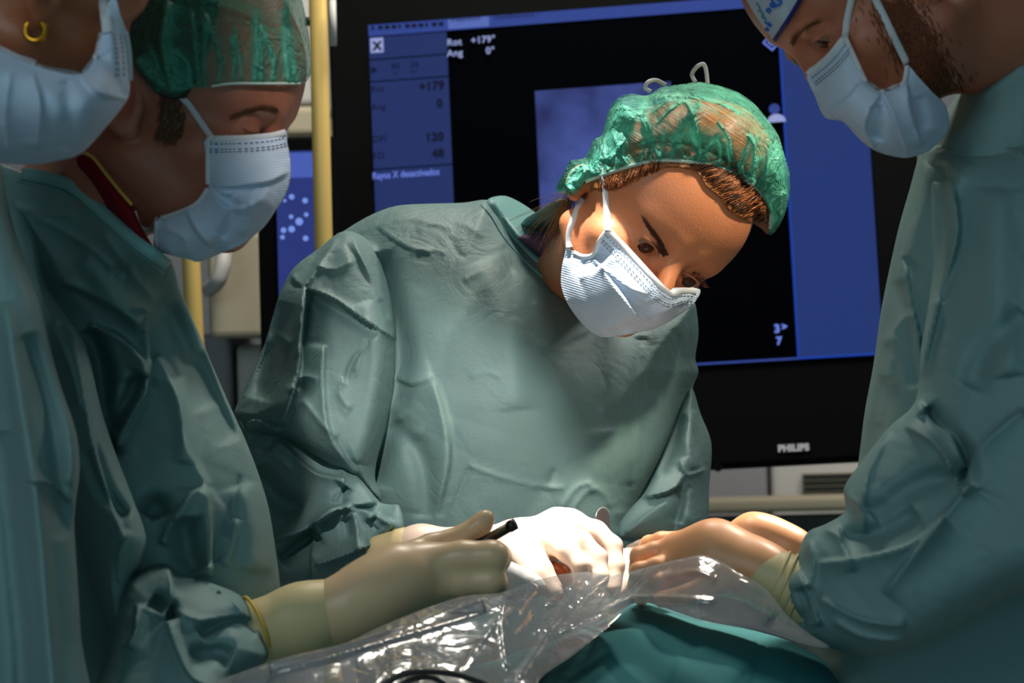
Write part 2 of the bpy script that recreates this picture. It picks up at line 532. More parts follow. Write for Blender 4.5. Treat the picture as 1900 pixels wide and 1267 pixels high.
def gown_mat(name, c1, c2, rough=0.5, dots=True, wr=1.0, spec=0.4):
    """non-woven surgical cloth: embossed dot grid, fine wrinkles"""
    m = mat(name, c1, rough, spec)
    b = m.node_tree.nodes['Principled BSDF']
    tc = N(m, 'ShaderNodeTexCoord'); uv = tc.outputs['UV']
    noi = N(m, 'ShaderNodeTexNoise', i_Scale=14.0, i_Detail=5.0); LK(m, tc.outputs['Object'], noi.inputs['Vector'])
    mix = N(m, 'ShaderNodeMix', data_type='RGBA'); mix.inputs['A'].default_value = c1; mix.inputs['B'].default_value = c2
    LK(m, noi.outputs['Fac'], mix.inputs['Factor'])
    col = mix.outputs['Result']
    sep = N(m, 'ShaderNodeSeparateXYZ'); LK(m, uv, sep.inputs[0])
    k = 2 * math.pi / 0.0026
    a = math_n(m, 'SINE', math_n(m, 'MULTIPLY', math_n(m, 'ADD', sep.outputs[0], sep.outputs[1]), k))
    c = math_n(m, 'SINE', math_n(m, 'MULTIPLY', math_n(m, 'SUBTRACT', sep.outputs[0], sep.outputs[1]), k))
    dot = math_n(m, 'MULTIPLY', a, c)
    d2 = math_n(m, 'MULTIPLY_ADD', dot, 0.5, 0.5)
    if dots:
        mx = N(m, 'ShaderNodeMix', data_type='RGBA', blend_type='MULTIPLY'); LK(m, col, mx.inputs['A'])
        dk = N(m, 'ShaderNodeMapRange'); dk.inputs['To Min'].default_value = 0.66; dk.inputs['To Max'].default_value = 1.08
        LK(m, d2, dk.inputs[0])
        comb = N(m, 'ShaderNodeCombineColor')
        for i in range(3): LK(m, dk.outputs[0], comb.inputs[i])
        mx.inputs['Factor'].default_value = 1.0; LK(m, comb.outputs[0], mx.inputs['B']); col = mx.outputs['Result']
    LK(m, col, b.inputs['Base Color'])
    w1 = N(m, 'ShaderNodeTexNoise', i_Scale=22.0, i_Detail=4.0, i_Roughness=0.55, i_Distortion=0.6); LK(m, tc.outputs['Object'], w1.inputs['Vector'])
    cre = math_n(m, 'ABSOLUTE', math_n(m, 'SUBTRACT', w1.outputs['Fac'], 0.5))
    b1 = N(m, 'ShaderNodeBump', i_Strength=0.26 * wr, i_Distance=0.02); LK(m, cre, b1.inputs['Height'])
    b2 = N(m, 'ShaderNodeBump', i_Strength=0.25 if dots else 0.0, i_Distance=0.0008); LK(m, d2, b2.inputs['Height'])
    LK(m, b1.outputs[0], b2.inputs['Normal']); LK(m, b2.outputs[0], b.inputs['Normal'])
    return m

def mask_mat(name, c1, c2, pitch=0.0021):
    m = mat(name, c1, 0.75, 0.2)
    b = m.node_tree.nodes['Principled BSDF']
    tc = N(m, 'ShaderNodeTexCoord')
    sep = N(m, 'ShaderNodeSeparateXYZ'); LK(m, tc.outputs['UV'], sep.inputs[0])
    s = math_n(m, 'SINE', math_n(m, 'MULTIPLY', sep.outputs[1], 2*math.pi/pitch))
    f = math_n(m, 'MULTIPLY_ADD', s, 0.5, 0.5)
    n = N(m, 'ShaderNodeTexNoise', i_Scale=18.0, i_Detail=3.0); LK(m, tc.outputs['Object'], n.inputs['Vector'])
    f2 = math_n(m, 'ADD', math_n(m, 'MULTIPLY', f, 0.6), math_n(m, 'MULTIPLY', n.outputs['Fac'], 0.4))
    mix = N(m, 'ShaderNodeMix', data_type='RGBA'); mix.inputs['A'].default_value = c1; mix.inputs['B'].default_value = c2
    LK(m, f2, mix.inputs['Factor']); LK(m, mix.outputs['Result'], b.inputs['Base Color'])
    bp = N(m, 'ShaderNodeBump', i_Strength=0.3, i_Distance=0.0006); LK(m, f, bp.inputs['Height'])
    w1 = N(m, 'ShaderNodeTexNoise', i_Scale=30.0, i_Detail=3.0, i_Distortion=0.5); LK(m, tc.outputs['Object'], w1.inputs['Vector'])
    b1 = N(m, 'ShaderNodeBump', i_Strength=0.35, i_Distance=0.01); LK(m, w1.outputs['Fac'], b1.inputs['Height'])
    LK(m, b1.outputs[0], bp.inputs['Normal']); LK(m, bp.outputs[0], b.inputs['Normal'])
    return m

def cap_mat(name, col, lo=0.14, hi=0.62):
    """thin see-through green non-woven: denser where it folds away from view"""
    m = mat(name, col, 0.45, 0.6)
    nt = m.node_tree; b = nt.nodes['Principled BSDF']; out = nt.nodes['Material Output']
    tc = N(m, 'ShaderNodeTexCoord')
    w = N(m, 'ShaderNodeTexNoise', i_Scale=45.0, i_Detail=5.0, i_Distortion=1.2); LK(m, tc.outputs['Object'], w.inputs['Vector'])
    cre = math_n(m, 'ABSOLUTE', math_n(m, 'SUBTRACT', w.outputs['Fac'], 0.5))
    bp = N(m, 'ShaderNodeBump', i_Strength=0.8, i_Distance=0.02); LK(m, cre, bp.inputs['Height']); LK(m, bp.outputs[0], b.inputs['Normal'])
    lw = N(m, 'ShaderNodeLayerWeight', i_Blend=0.5)
    LK(m, bp.outputs[0], lw.inputs['Normal'])
    web = math_n(m, 'MULTIPLY', math_n(m, 'SUBTRACT', 0.04, math_n(m, 'MINIMUM', cre, 0.04)), 5.0)
    a = math_n(m, 'MULTIPLY_ADD', lw.outputs['Facing'], hi - lo, lo)
    at = N(m, 'ShaderNodeAttribute', attribute_name='fold')
    a = math_n(m, 'ADD', a, math_n(m, 'MULTIPLY', at.outputs['Fac'], 0.85))
    a = math_n(m, 'MINIMUM', math_n(m, 'ADD', a, web), 1.0)
    tr = N(m, 'ShaderNodeBsdfTransparent'); mx = N(m, 'ShaderNodeMixShader')
    LK(m, a, mx.inputs[0]); LK(m, tr.outputs[0], mx.inputs[1])
    tl = N(m, 'ShaderNodeBsdfTranslucent'); tl.inputs[0].default_value = col
    m2 = N(m, 'ShaderNodeMixShader'); m2.inputs[0].default_value = 0.3
    LK(m, b.outputs[0], m2.inputs[1]); LK(m, tl.outputs[0], m2.inputs[2])
    LK(m, m2.outputs[0], mx.inputs[2]); LK(m, mx.outputs[0], out.inputs[0])
    return m

def skin_mat(name, c1, c2, rough=0.42, sss=0.12):
    m = mat(name, c1, rough, 0.45, sss=sss)
    b = m.node_tree.nodes['Principled BSDF']
    tc = N(m, 'ShaderNodeTexCoord')
    n = N(m, 'ShaderNodeTexNoise', i_Scale=22.0, i_Detail=6.0, i_Roughness=0.65); LK(m, tc.outputs['Object'], n.inputs['Vector'])
    mix = N(m, 'ShaderNodeMix', data_type='RGBA'); mix.inputs['A'].default_value = c1; mix.inputs['B'].default_value = c2
    LK(m, n.outputs['Fac'], mix.inputs['Factor']); LK(m, mix.outputs['Result'], b.inputs['Base Color'])
    n2 = N(m, 'ShaderNodeTexNoise', i_Scale=420.0, i_Detail=3.0); LK(m, tc.outputs['Object'], n2.inputs['Vector'])
    bp = N(m, 'ShaderNodeBump', i_Strength=0.25, i_Distance=0.0012); LK(m, n2.outputs['Fac'], bp.inputs['Height']); LK(m, bp.outputs[0], b.inputs['Normal'])
    return m

def hair_mat(name, c1, c2, ax=0, freq=500, rough=0.38):
    m = mat(name, c1, rough, 0.5)
    b = m.node_tree.nodes['Principled BSDF']
    tc = N(m, 'ShaderNodeTexCoord')
    mp = N(m, 'ShaderNodeMapping'); mp.inputs['Scale'].default_value = (freq, 14, 1)
    LK(m, tc.outputs['UV'], mp.inputs[0])
    n = N(m, 'ShaderNodeTexNoise', i_Scale=1.0, i_Detail=4.0); LK(m, mp.outputs[0], n.inputs['Vector'])
    mix = N(m, 'ShaderNodeMix', data_type='RGBA'); mix.inputs['A'].default_value = c1; mix.inputs['B'].default_value = c2
    mr = N(m, 'ShaderNodeMapRange'); mr.inputs[1].default_value = .3; mr.inputs[2].default_value = .7
    LK(m, n.outputs['Fac'], mr.inputs[0]); LK(m, mr.outputs[0], mix.inputs['Factor']); LK(m, mix.outputs['Result'], b.inputs['Base Color'])
    bp = N(m, 'ShaderNodeBump', i_Strength=0.8, i_Distance=0.002); LK(m, n.outputs['Fac'], bp.inputs['Height']); LK(m, bp.outputs[0], b.inputs['Normal'])
    return m

def plastic_mat(name):
    m = bpy.data.materials.new(name); m.use_nodes = True
    nt = m.node_tree; out = nt.nodes['Material Output']; nt.nodes.remove(nt.nodes['Principled BSDF'])
    tc = N(m, 'ShaderNodeTexCoord')
    w = N(m, 'ShaderNodeTexNoise', i_Scale=26.0, i_Detail=3.0, i_Distortion=1.0); LK(m, tc.outputs['Object'], w.inputs['Vector'])
    cre = math_n(m, 'ABSOLUTE', math_n(m, 'SUBTRACT', w.outputs['Fac'], 0.5))
    bp = N(m, 'ShaderNodeBump', i_Strength=0.10, i_Distance=0.03); LK(m, cre, bp.inputs['Height'])
    gl = N(m, 'ShaderNodeBsdfGlossy'); gl.inputs['Roughness'].default_value = 0.13; LK(m, bp.outputs[0], gl.inputs['Normal'])
    df = N(m, 'ShaderNodeBsdfDiffuse'); df.inputs[0].default_value = (0.62, 0.62, 0.64, 1)
    tr = N(m, 'ShaderNodeBsdfTransparent')
    fr = N(m, 'ShaderNodeFresnel', i_IOR=1.5); LK(m, bp.outputs[0], fr.inputs['Normal'])
    m1 = N(m, 'ShaderNodeMixShader'); m1.inputs[0].default_value = 0.34
    LK(m, tr.outputs[0], m1.inputs[1]); LK(m, df.outputs[0], m1.inputs[2])
    m2 = N(m, 'ShaderNodeMixShader'); LK(m, math_n(m, 'MULTIPLY', fr.outputs[0], 2.0), m2.inputs[0])
    LK(m, m1.outputs[0], m2.inputs[1]); LK(m, gl.outputs[0], m2.inputs[2]); LK(m, m2.outputs[0], out.inputs[0])
    return m

GOWN = gown_mat('gown_cloth', lin(124, 158, 158), lin(112, 148, 150), wr=0.75)
GOWN_SM = gown_mat('gown_cloth_plain', lin(124, 154, 153), lin(108, 144, 145), dots=False, wr=0.35, rough=0.6, spec=0.25)
HEM = gown_mat('gown_hem', lin(118, 170, 170), lin(106, 158, 158), dots=False, wr=0.4)
DRAPE = gown_mat('drape_cloth', lin(36, 108, 114), lin(44, 116, 120), dots=False, wr=0.2, rough=0.8, spec=0.2)
MASK = mask_mat('mask_cloth', lin(158, 190, 222), lin(216, 226, 238))
MASK_TRIM = mat('mask_binding', lin(205, 210, 215), 0.8, 0.2)
MASK_STITCH = mat('mask_stitch', lin(95, 105, 120), 0.8, 0.2)
CAP = cap_mat('cap_cloth', lin(84, 184, 160))
BAND = mat('cap_band', lin(190, 215, 205), 0.8, 0.2)
SKIN_W = skin_mat('skin_woman', lin(214, 142, 100), lin(204, 126, 84))
SKIN_M = skin_mat('skin_man', lin(178, 114, 90), lin(160, 96, 74))
SKIN_D = skin_mat('skin_tan', lin(170, 106, 72), lin(160, 94, 62))
SKIN_R = skin_mat('skin_ruddy', lin(186, 118, 90), lin(168, 98, 72))
BROW = mat('brow_hair', lin(84, 52, 36), 0.6, 0.3)
BROW_L = mat('brow_hair_light', lin(110, 74, 52), 0.6, 0.3)
HAIR_B = hair_mat('hair_brown', lin(84, 44, 22), lin(190, 120, 62))
HAIR_K = hair_mat('hair_dark', lin(22, 18, 17), lin(48, 40, 36))
HAIR_DK = mat('hair_dark_strand', lin(52, 26, 14), 0.5, 0.4)
HAIR_CO = mat('hair_copper_strand', lin(205, 118, 60), 0.35, 0.7)
HAIR_BL = mat('hair_blond', lin(150, 112, 70), 0.45, 0.5)
GREY_HAIR = mat('hair_grey', lin(120, 110, 104), 0.5, 0.4)
BEARD = mat('beard_hair', lin(120, 66, 40), 0.55, 0.4)
GLOVE = mat('glove_latex', lin(222, 190, 150), 0.36, 0.5, sss=0.10)
GLOVE_P = mat('glove_latex_pink', lin(236, 212, 192), 0.36, 0.5, sss=0.10)
GLOVE_T = mat('glove_latex_tan', lin(236, 172, 124), 0.4, 0.45, sss=0.10)
CUFF = mat('glove_cuff', lin(216, 200, 150), 0.45, 0.4)
RIM = mat('glove_rim', lin(214, 178, 70), 0.5, 0.4)
EYEW = mat('eye_white', lin(140, 108, 88), 0.3, 0.4)
IRIS = mat('iris_brown', lin(62, 30, 16), 0.25, 0.4)
PUPIL = mat('pupil', lin(6, 5, 5), 0.08, 0.8)
STEEL = mat('steel', lin(205, 196, 196), 0.34, 0.5, metal=0.75)
BLACKP = mat('black_plastic', lin(18, 18, 20), 0.4, 0.5)
GOLD = mat('gold', lin(230, 170, 50), 0.25, 0.5, metal=1.0)
CRYSTAL = mat('crystal', lin(235, 225, 220), 0.12, 1.0, coat=1.0)
RED = mat('red_scrubs', lin(110, 8, 22), 0.75, 0.2)
NAVY = mat('navy_scrubs', lin(14, 24, 44), 0.8, 0.2)
PURPLE = mat('scarf_violet', lin(84, 66, 92), 0.8, 0.2)
LEMON = mat('yellow_trim', lin(200, 165, 80), 0.7, 0.2)
TISSUE = mat('patient_skin', lin(215, 110, 60), 0.35, 0.6)
GAUZE = mat('gauze', lin(235, 235, 232), 0.9, 0.1)
BEZEL = mat('monitor_black', lin(8, 9, 10), 0.7, 0.05)
LCD = mat('lcd_black', lin(4, 5, 8), 0.8, 0.0)
def emis(name, c, k=1.0):
    return mat(name, (0.0, 0.0, 0.0, 1), 0.4, 0.1, emit=lin(*c), estr=k)
UI_BLUE = emis('ui_blue', (34, 48, 98)); UI_BLUE2 = emis('ui_blue_right', (36, 54, 112)); UI_HEAD = emis('ui_header', (48, 68, 140))
UI_TAB = emis('ui_tab', (84, 104, 178)); UI_LINE = emis('ui_line', (28, 62, 160)); UI_TEXT = emis('ui_text', (120, 140, 215))
UI_DARK = emis('ui_dark', (10, 14, 34)); UI_ICON = emis('ui_icon', (150, 160, 210)); UI_TEXTB = emis('ui_text_blue', (108, 130, 225))
def xray_mat():
    m = mat('xray_image', (0, 0, 0, 1), 0.4, 0.1); b = m.node_tree.nodes['Principled BSDF']
    tc = N(m, 'ShaderNodeTexCoord'); n = N(m, 'ShaderNodeTexNoise', i_Scale=9.0, i_Detail=6.0); LK(m, tc.outputs['Object'], n.inputs['Vector'])
    r = N(m, 'ShaderNodeValToRGB'); r.color_ramp.elements[0].position = 0.35; r.color_ramp.elements[0].color = lin(36, 44, 92)
    r.color_ramp.elements[1].position = 0.62; r.color_ramp.elements[1].color = lin(66, 82, 150)
    LK(m, n.outputs['Fac'], r.inputs[0]); LK(m, r.outputs[0], b.inputs['Emission Color']); b.inputs['Emission Strength'].default_value = 1.0
    return m
XRAY = xray_mat()
YELLOW = mat('pole_yellow', lin(214, 184, 106), 0.35, 0.5)
BEIGE = mat('cabinet_beige', lin(176, 168, 146), 0.5, 0.4)
GREYP = mat('panel_grey', lin(140, 142, 148), 0.6, 0.3)
WHITEP = mat('panel_white', lin(190, 190, 188), 0.5, 0.4)
def wall_mat():
    m = mat('wall_paint', lin(128, 134, 140), 0.8, 0.2); b = m.node_tree.nodes['Principled BSDF']
    n = N(m, 'ShaderNodeTexNoise', i_Scale=3.0, i_Detail=4.0); mix = N(m, 'ShaderNodeMix', data_type='RGBA')
    mix.inputs['A'].default_value = lin(120, 126, 134); mix.inputs['B'].default_value = lin(136, 140, 144)
    LK(m, n.outputs['Fac'], mix.inputs['Factor']); LK(m, mix.outputs['Result'], b.inputs['Base Color']); return m
WALL = wall_mat()
FLOOR = mat('floor_vinyl', lin(110, 120, 122), 0.4, 0.4)
PLASTIC = plastic_mat('clear_plastic')
CAPPRINT = mat('print_cap', lin(185, 200, 215), 0.7, 0.2)
NAVYBAND = mat('print_cap_band', lin(24, 38, 110), 0.6, 0.3)
PRINTBLUE = mat('print_blue', lin(30, 95, 190), 0.7, 0.2)
PRINTTEAL = mat('print_teal', lin(40, 130, 150), 0.7, 0.2)
# ------------------------------------------------------------------ heads
def head_field(G, lids='open', jaw=1.0, neck=None, ear=True, look=0.0, short=0.88, nose=0.85, earf=1.0, back=0.0):
    X, Y, Z = G
    G0 = G; Z = np.where(Z < 0, Z / short, Z); A = np.abs(Y); G = (X, Y, Z)
    H = (X, A, Z)
    d = s_ell(G, (-0.008 + back * .5, 0, 0.040), (0.097 - back * .5, 0.076, 0.088))
    d = smin(d, s_ell(G, (0.020, 0, 0.036), (0.069, 0.071, 0.064)), 0.03)
    d = smin(d, s_ell(G, (0.026, 0, -0.048), (0.055, 0.054 * jaw, 0.062)), 0.03)
    d = smin(d, s_cap(H, (0.004, 0.052 * jaw, -0.055), (0.064, 0.014 * jaw, -0.106), 0.017, 0.016), 0.03)
    d = smin(d, s_ell(G, (0.062, 0, -0.104), (0.022, 0.022 * jaw, 0.018)), 0.02)
    d = smin(d, s_ell(H, (0.052, 0.043, -0.030), (0.026, 0.024, 0.022)), 0.022)
    d = smin(d, s_ell(G, (0.066, 0, -0.075), (0.026, 0.03, 0.026)), 0.02)
    d = smin(d, s_cap(H, (0.080, 0.012, 0.017), (0.066, 0.043, 0.020), 0.0105, 0.009), 0.014)     # brow ridge
    # socket
    d = smax(d, -s_ell(H, (0.098, 0.031, -0.002), (0.021, 0.021, 0.015)), 0.014)
    # nose
    d = smin(d, s_cap((X, Y, Z), (0.082, 0, 0.006), (0.084 + 0.025 * nose, 0, -0.036), 0.0075, 0.0100), 0.014)
    d = smin(d, s_ell(H, (0.078 + 0.020 * nose, 0.0125, -0.041), (0.012, 0.008, 0.008)), 0.006)
    d = smax(d, -s_ell(H, (0.081 + 0.020 * nose, 0.0065, -0.050), (0.006, 0.0036, 0.005)), 0.003)
    # lids over the eyeball
    ec = (0.0715, 0.031, 0.0)
    lid = np.sqrt((X - ec[0])**2 + (A - ec[1])**2 + (Z - ec[2])**2) - 0.0142
    d = smin(d, lid, 0.005)
    if lids == 'open':
        d = smax(d, -s_ell(H, (ec[0] + 0.0125, ec[1] + 0.0005, -0.0022 + look), (0.010, 0.0132, 0.0044)), 0.0012)
    else:     # nearly closed: only the lid line
        d = smax(d, -s_ell(H, (ec[0] + 0.014, ec[1], -0.0065), (0.005, 0.0135, 0.0011)), 0.001)
    d = smin(d, s_cap(H, (ec[0]+0.0105, 0.0215, 0.0075), (ec[0]+0.005, 0.0425, 0.0068), 0.0022, 0.0025), 0.004)    # upper lid fold
    # lips
    d = smin(d, s_cap(H, (0.0905, 0.0, -0.068), (0.082, 0.019, -0.070), 0.0048, 0.003), 0.006)
    d = smin(d, s_cap(H, (0.0890, 0.0, -0.077), (0.081, 0.017, -0.074), 0.0056, 0.003), 0.005)
    if ear:
        ca, sa = math.cos(0.22), math.sin(0.22)
        ex = (X + 0.008) / earf; ez = (Z + 0.008) / earf
        E = (ex * ca + ez * sa, A - 0.078 - (0 - ex) * 0.25, -ex * sa + ez * ca)
        rim = s_ell(E, (0, 0, 0), (0.0175, 0.0065, 0.031))
        con = s_ell(E, (0.002, 0.007, 0.003), (0.0115, 0.0065, 0.021))
        rim = smax(rim, -con, 0.003)
        rim = smin(rim, s_cap(E, (0.006, 0.0, 0.012), (-0.007, 0.003, -0.010), 0.0028), 0.003)
        rim = smin(rim, s_ell(E, (0.004, 0.0, -0.027), (0.0085, 0.0045, 0.0095)), 0.005)
        rim = smin(rim, s_ell(E, (0.0125, 0.0, -0.004), (0.004, 0.004, 0.006)), 0.003)
        d = smin(d, rim, 0.005)
    if neck is not None:
        a, b, ra, rb = neck; G = G0
        d = smin(d, s_cap(G, a, b, ra, rb), 0.03)
    return d

class Head:
    def __init__(s, F, U, anchor, px, Y, scale=1.0):
        F = np.array(F, float); U = np.array(U, float)
        U /= np.linalg.norm(U); F -= U * np.dot(F, U); F /= np.linalg.norm(F); L = np.cross(U, F)
        s.f, s.u, s.l = cv(F), cv(U), cv(L); s.s = scale
        a = np.array(anchor) * scale
        s.o = P(px[0], px[1], Y) - (s.f * a[0] + s.l * a[1] + s.u * a[2])
    def w(s, V):
        V = np.atleast_2d(np.asarray(V, float)) * s.s
        return s.o + V[:, :1] * s.f + V[:, 1:2] * s.l + V[:, 2:3] * s.u
    def loc(s, p):
        q = np.asarray(p) - s.o
        return (np.array([q @ s.f, q @ s.l, q @ s.u]) / s.s).astype(np.float32)
    def build(s, mat_, parent, h=0.002, neckto=None, nr=(0.056, 0.062), **kw):
        neck = None; lo = np.array([-0.115, -0.095, -0.135]); hi = np.array([0.13, 0.095, 0.135])
        if neckto is not None:
            b = s.loc(P(*neckto)); neck = ((-0.022, 0, -0.055), tuple(b), nr[0], nr[1])
            lo = np.minimum(lo, b - nr[1] * 1.5); hi = np.maximum(hi, b + nr[1] * 1.5)
        ax, G = grid3(lo, hi, h)
        V, Q = surface_nets(head_field(G, neck=neck, **kw).astype(np.float32), ax)
        V = smooth_vf(V, Q, 1)
        uv = V[:, [1, 2]]
        Vw = s.w(V)
        s.obj = link('body', mesh('body', Vw, Q, uv), mat_, parent)
        s.bvh = BVHTree.FromPolygons(Vw.tolist(), Q.tolist())
        return s.obj
    def eye(s, side, parent, gaze=(0.95, 0.0, -0.3)):
        """eyeball with iris and pupil"""
        c = np.array([0.0715, side * 0.031, 0.0]); r = 0.0126
        g = np.array(gaze, float); g /= np.linalg.norm(g)
        n, k = 24, 40; V = []; Fc = []
        t1 = np.cross(g, [0, 0, 1.0]); t1 /= np.linalg.norm(t1); t2 = np.cross(g, t1)
        V.append(c + g * r)
        for i in range(1, n):
            a = math.pi * i / n
            for j in range(k):
                b = 2 * math.pi * j / k
                rr = r * (1.04 if a < 0.45 else 1.0)
                V.append(c + rr * (math.cos(a) * g + math.sin(a) * (math.cos(b) * t1 + math.sin(b) * t2)))
        V.append(c - g * r)
        mi = []
        for j in range(k): Fc.append((0, 1 + j, 1 + (j + 1) % k)); mi.append(2)
        for i in range(n - 2):
            for j in range(k):
                Fc.append((1 + i*k + j, 1 + (i+1)*k + j, 1 + (i+1)*k + (j+1) % k, 1 + i*k + (j+1) % k))
                mi.append(2 if i < 1 else (1 if i < 4 else 0))
        for j in range(k): Fc.append((len(V)-1, 1+(n-2)*k+(j+1) % k, 1+(n-2)*k+j)); mi.append(0)
        me = mesh('eyeball', s.w(np.array(V)), Fc)
        o = link('eyeball', me, EYEW, parent); me.materials.append(IRIS); me.materials.append(PUPIL)
        me.polygons.foreach_set('material_index', np.array(mi, np.int32))
        return o

def merged(*objs):
    V = []; Fc = []
    for ob in objs:
        o = len(V); V += [v.co[:] for v in ob.data.vertices]; Fc += [tuple(o + i for i in p.vertices) for p in ob.data.polygons]
    return BVHTree.FromPolygons(V, Fc)

def hair_patch(name, mat_, parent, bvh, roots, length, direc, rnd, rad=0.00035, seed=1, seg=5, off=0.0005, curl=0.0):
    """short hairs standing on a surface: roots in picture position, direction in picture px"""
    rg = random.Random(seed); lines = []
    for (x, y, dx, dy) in roots:
        L = []
        l = length * rg.uniform(0.6, 1.2); ex, ey = dx + rg.uniform(-rnd, rnd), dy + rg.uniform(-rnd, rnd)
        for i in range(seg):
            t = i / (seg - 1); qx = x + ex * l * t + curl * t * t * rg.uniform(-1, 1); qy = y + ey * l * t
            z = ray_depth((bvh,), qx, qy, off + 0.0012 * math.sin(math.pi * min(t * 1.2, 1)))
            if z is None: break
            L.append(P(qx, qy, z))
        if len(L) >= 3: lines.append(np.array(L))
    return strands(name, lines, rad, mat_, parent)

def poly_points(poly, n, seed=0):
    rg = random.Random(seed); p = np.array(poly, float); lo = p.min(0); hi = p.max(0); out = []
    while len(out) < n:
        x = rg.uniform(lo[0], hi[0]); y = rg.uniform(lo[1], hi[1])
        if inside(np.array([x]), np.array([y]), p)[0]: out.append((x, y))
    return out

def brow(name, mat_, parent, bvh, line, width, dirs, n, length, seed=0, rad=0.00028):
    """eyebrow along a picture polyline; dirs = hair direction px at start and end"""
    L = catmull(line, 12, closed=False); rg = random.Random(seed); roots = []
    for i in range(n):
        t = rg.random(); k = t * (len(L) - 1); a = L[int(k)]
        w = width * (1 - 0.65 * t) * rg.uniform(-.5, .5)
        dx = dirs[0][0] * (1 - t) + dirs[1][0] * t; dy = dirs[0][1] * (1 - t) + dirs[1][1] * t
        T = L[min(int(k) + 1, len(L) - 1)] - L[max(int(k) - 1, 0)]; T /= np.linalg.norm(T) + 1e-9
        roots.append((a[0] - T[1] * w, a[1] + T[0] * w, dx, dy))
    return hair_patch(name, mat_, parent, bvh, roots, length, None, 0.25, rad=rad, seed=seed)

def mask_kit(parent, bvh, poly, depth, T, R, strokes, uvrot, top, side_edges, straps, Ystrap=2.2, step=3.0, off=0.0035, relax=60, nm='face_mask', cr=()):
    """pleated surgical mask with bindings, stitch lines and ties"""
    m = relief(nm, poly, depth, T, R, MASK, parent, step=step, strokes=strokes, back=False, limit=bvh, off=off, relax=relax, solid=0.0009, uvrot=uvrot, sm=3, cr=cr)
    V = np.array([v.co[:] for v in m.data.vertices]); Fq = [tuple(p.vertices) for p in m.data.polygons]
    mb = BVHTree.FromPolygons(V.tolist(), Fq)
    ribbon('top_binding', top, 13, MASK_TRIM, m, (mb, bvh), off=0.0008, thick=0.0006)
    def para(line, q):
        L = catmull(line, 5, closed=False); Tt = np.gradient(L, axis=0); Tt /= np.linalg.norm(Tt, axis=1)[:, None]
        return L + np.c_[-Tt[:, 1], Tt[:, 0]] * q
    for q in (9, 19, 24):
        L = para(top, q); Vv = []; Fc = []
        for i in range(1, len(L) - 1):
            n = max(int(math.dist(L[i], L[i-1]) / 7), 1)
            for k in range(n):
                a = L[i-1] + (L[i] - L[i-1]) * (k + .2) / n; b = L[i-1] + (L[i] - L[i-1]) * (k + .75) / n
                za = ray_depth((mb,), a[0], a[1], 0.0012); zb = ray_depth((mb,), b[0], b[1], 0.0012)
                if za is None or zb is None: continue
                v, f = tube_vf(np.array([P(a[0], a[1], za), P(b[0], b[1], zb)]), np.array([0.00042, 0.00042]), 4)
                o = len(Vv); Vv += v; Fc += [tuple(o + j for j in ff) for ff in f]
        if Vv: link('stitch_line', mesh('stitch_line', Vv, Fc), MASK_STITCH, m)
    for e in side_edges: ribbon('side_binding', e, 9, MASK_TRIM, m, (mb, bvh), off=0.0010, thick=0.0006)
    for e, w in straps: ribbon('strap', e, w, MASK_TRIM, m, (mb, bvh), off=0.0018, thick=0.0008, default=Ystrap)
    return m, mb
# ------------------------------------------------------------------ the room
def flat(name, corners, mat_, kind='structure', parent=None):
    me = mesh(name, [np.array(c, float) for c in corners], [tuple(range(len(corners)))], smooth=False)
    o = link(name, me, mat_, parent)
    if kind: o['kind'] = kind
    return o
flat('floor', [(-3.5, -0.8, 0), (3.5, -0.8, 0), (3.5, 5.2, 0), (-3.5, 5.2, 0)], FLOOR)
flat('wall_back', [(-3.5, 5.2, 0), (3.5, 5.2, 0), (3.5, 5.2, 3.0), (-3.5, 5.2, 3.0)], WALL)
flat('wall_left', [(-3.5, -0.8, 0), (-3.5, 5.2, 0), (-3.5, 5.2, 3.0), (-3.5, -0.8, 3.0)], WALL)
flat('wall_right', [(3.5, -0.8, 0), (3.5, 5.2, 0), (3.5, 5.2, 3.0), (3.5, -0.8, 3.0)], WALL)
flat('ceiling', [(-3.5, -0.8, 3.0), (3.5, -0.8, 3.0), (3.5, 5.2, 3.0), (-3.5, 5.2, 3.0)], WALL)

# ------------------------------------------------------------------ the big display
_ex = cv(np.array([1, 0.060, 0.12])); _ex /= np.linalg.norm(_ex)
_ey = cv(np.array([0.030, -1, 0.12])); _ey -= _ex * (_ey @ _ex); _ey /= np.linalg.norm(_ey)
_en = np.cross(_ex, _ey)      # points away from the viewer
MO = P(1160, 400, 3.4)
def muv(x, y):
    d = P(x, y, 1.0) - EYE; t = ((MO - EYE) @ _en) / (d @ _en); q = EYE + d * t - MO
    return np.array([q @ _ex, q @ _ey])
def mp(u, v, w=0.0): return MO + _ex * u + _ey * v - _en * w
def rect_uv(name, a, b, mat_, parent, w, th=0.0012):
    a = np.array(a, float); b = np.array(b, float)
    return box_frame(name, mp(a[0], a[1], w), _ex, _ey, -_en, b[0] - a[0], b[1] - a[1], -th, mat_, parent)
def rect_px(name, x0, y0, x1, y1, mat_, parent, w, th=0.0012):
    """rectangle from its top-left to its bottom-right corner, as seen"""
    return rect_uv(name, muv(x0, y0), muv(x1, y1), mat_, parent, w, th)
_bc = mp(0, 0.1, -0.1)
MON = root('display_monitor', tuple(_bc), 'large wall-sized black medical display with blue menus and an X-ray image behind the surgeons', 'monitor')
a = muv(613, 200); a2 = muv(1300, 868); c = muv(1700, 500)
tl = muv(684, 48); br = muv(1639, 658)
top_v = tl[1] - 0.055
bez = box_frame('bezel', mp(a[0], top_v, 0), _ex, _ey, _en, c[0] + 0.012 - a[0], a2[1] - top_v, 0.07, BEZEL, MON, bev=0.006)
rect_uv('screen', tl, br, LCD, MON, 0.002, 0.003)
scr = MON
W1, W2, W3 = 0.004, 0.0055, 0.007
hb = muv(1460, 0)
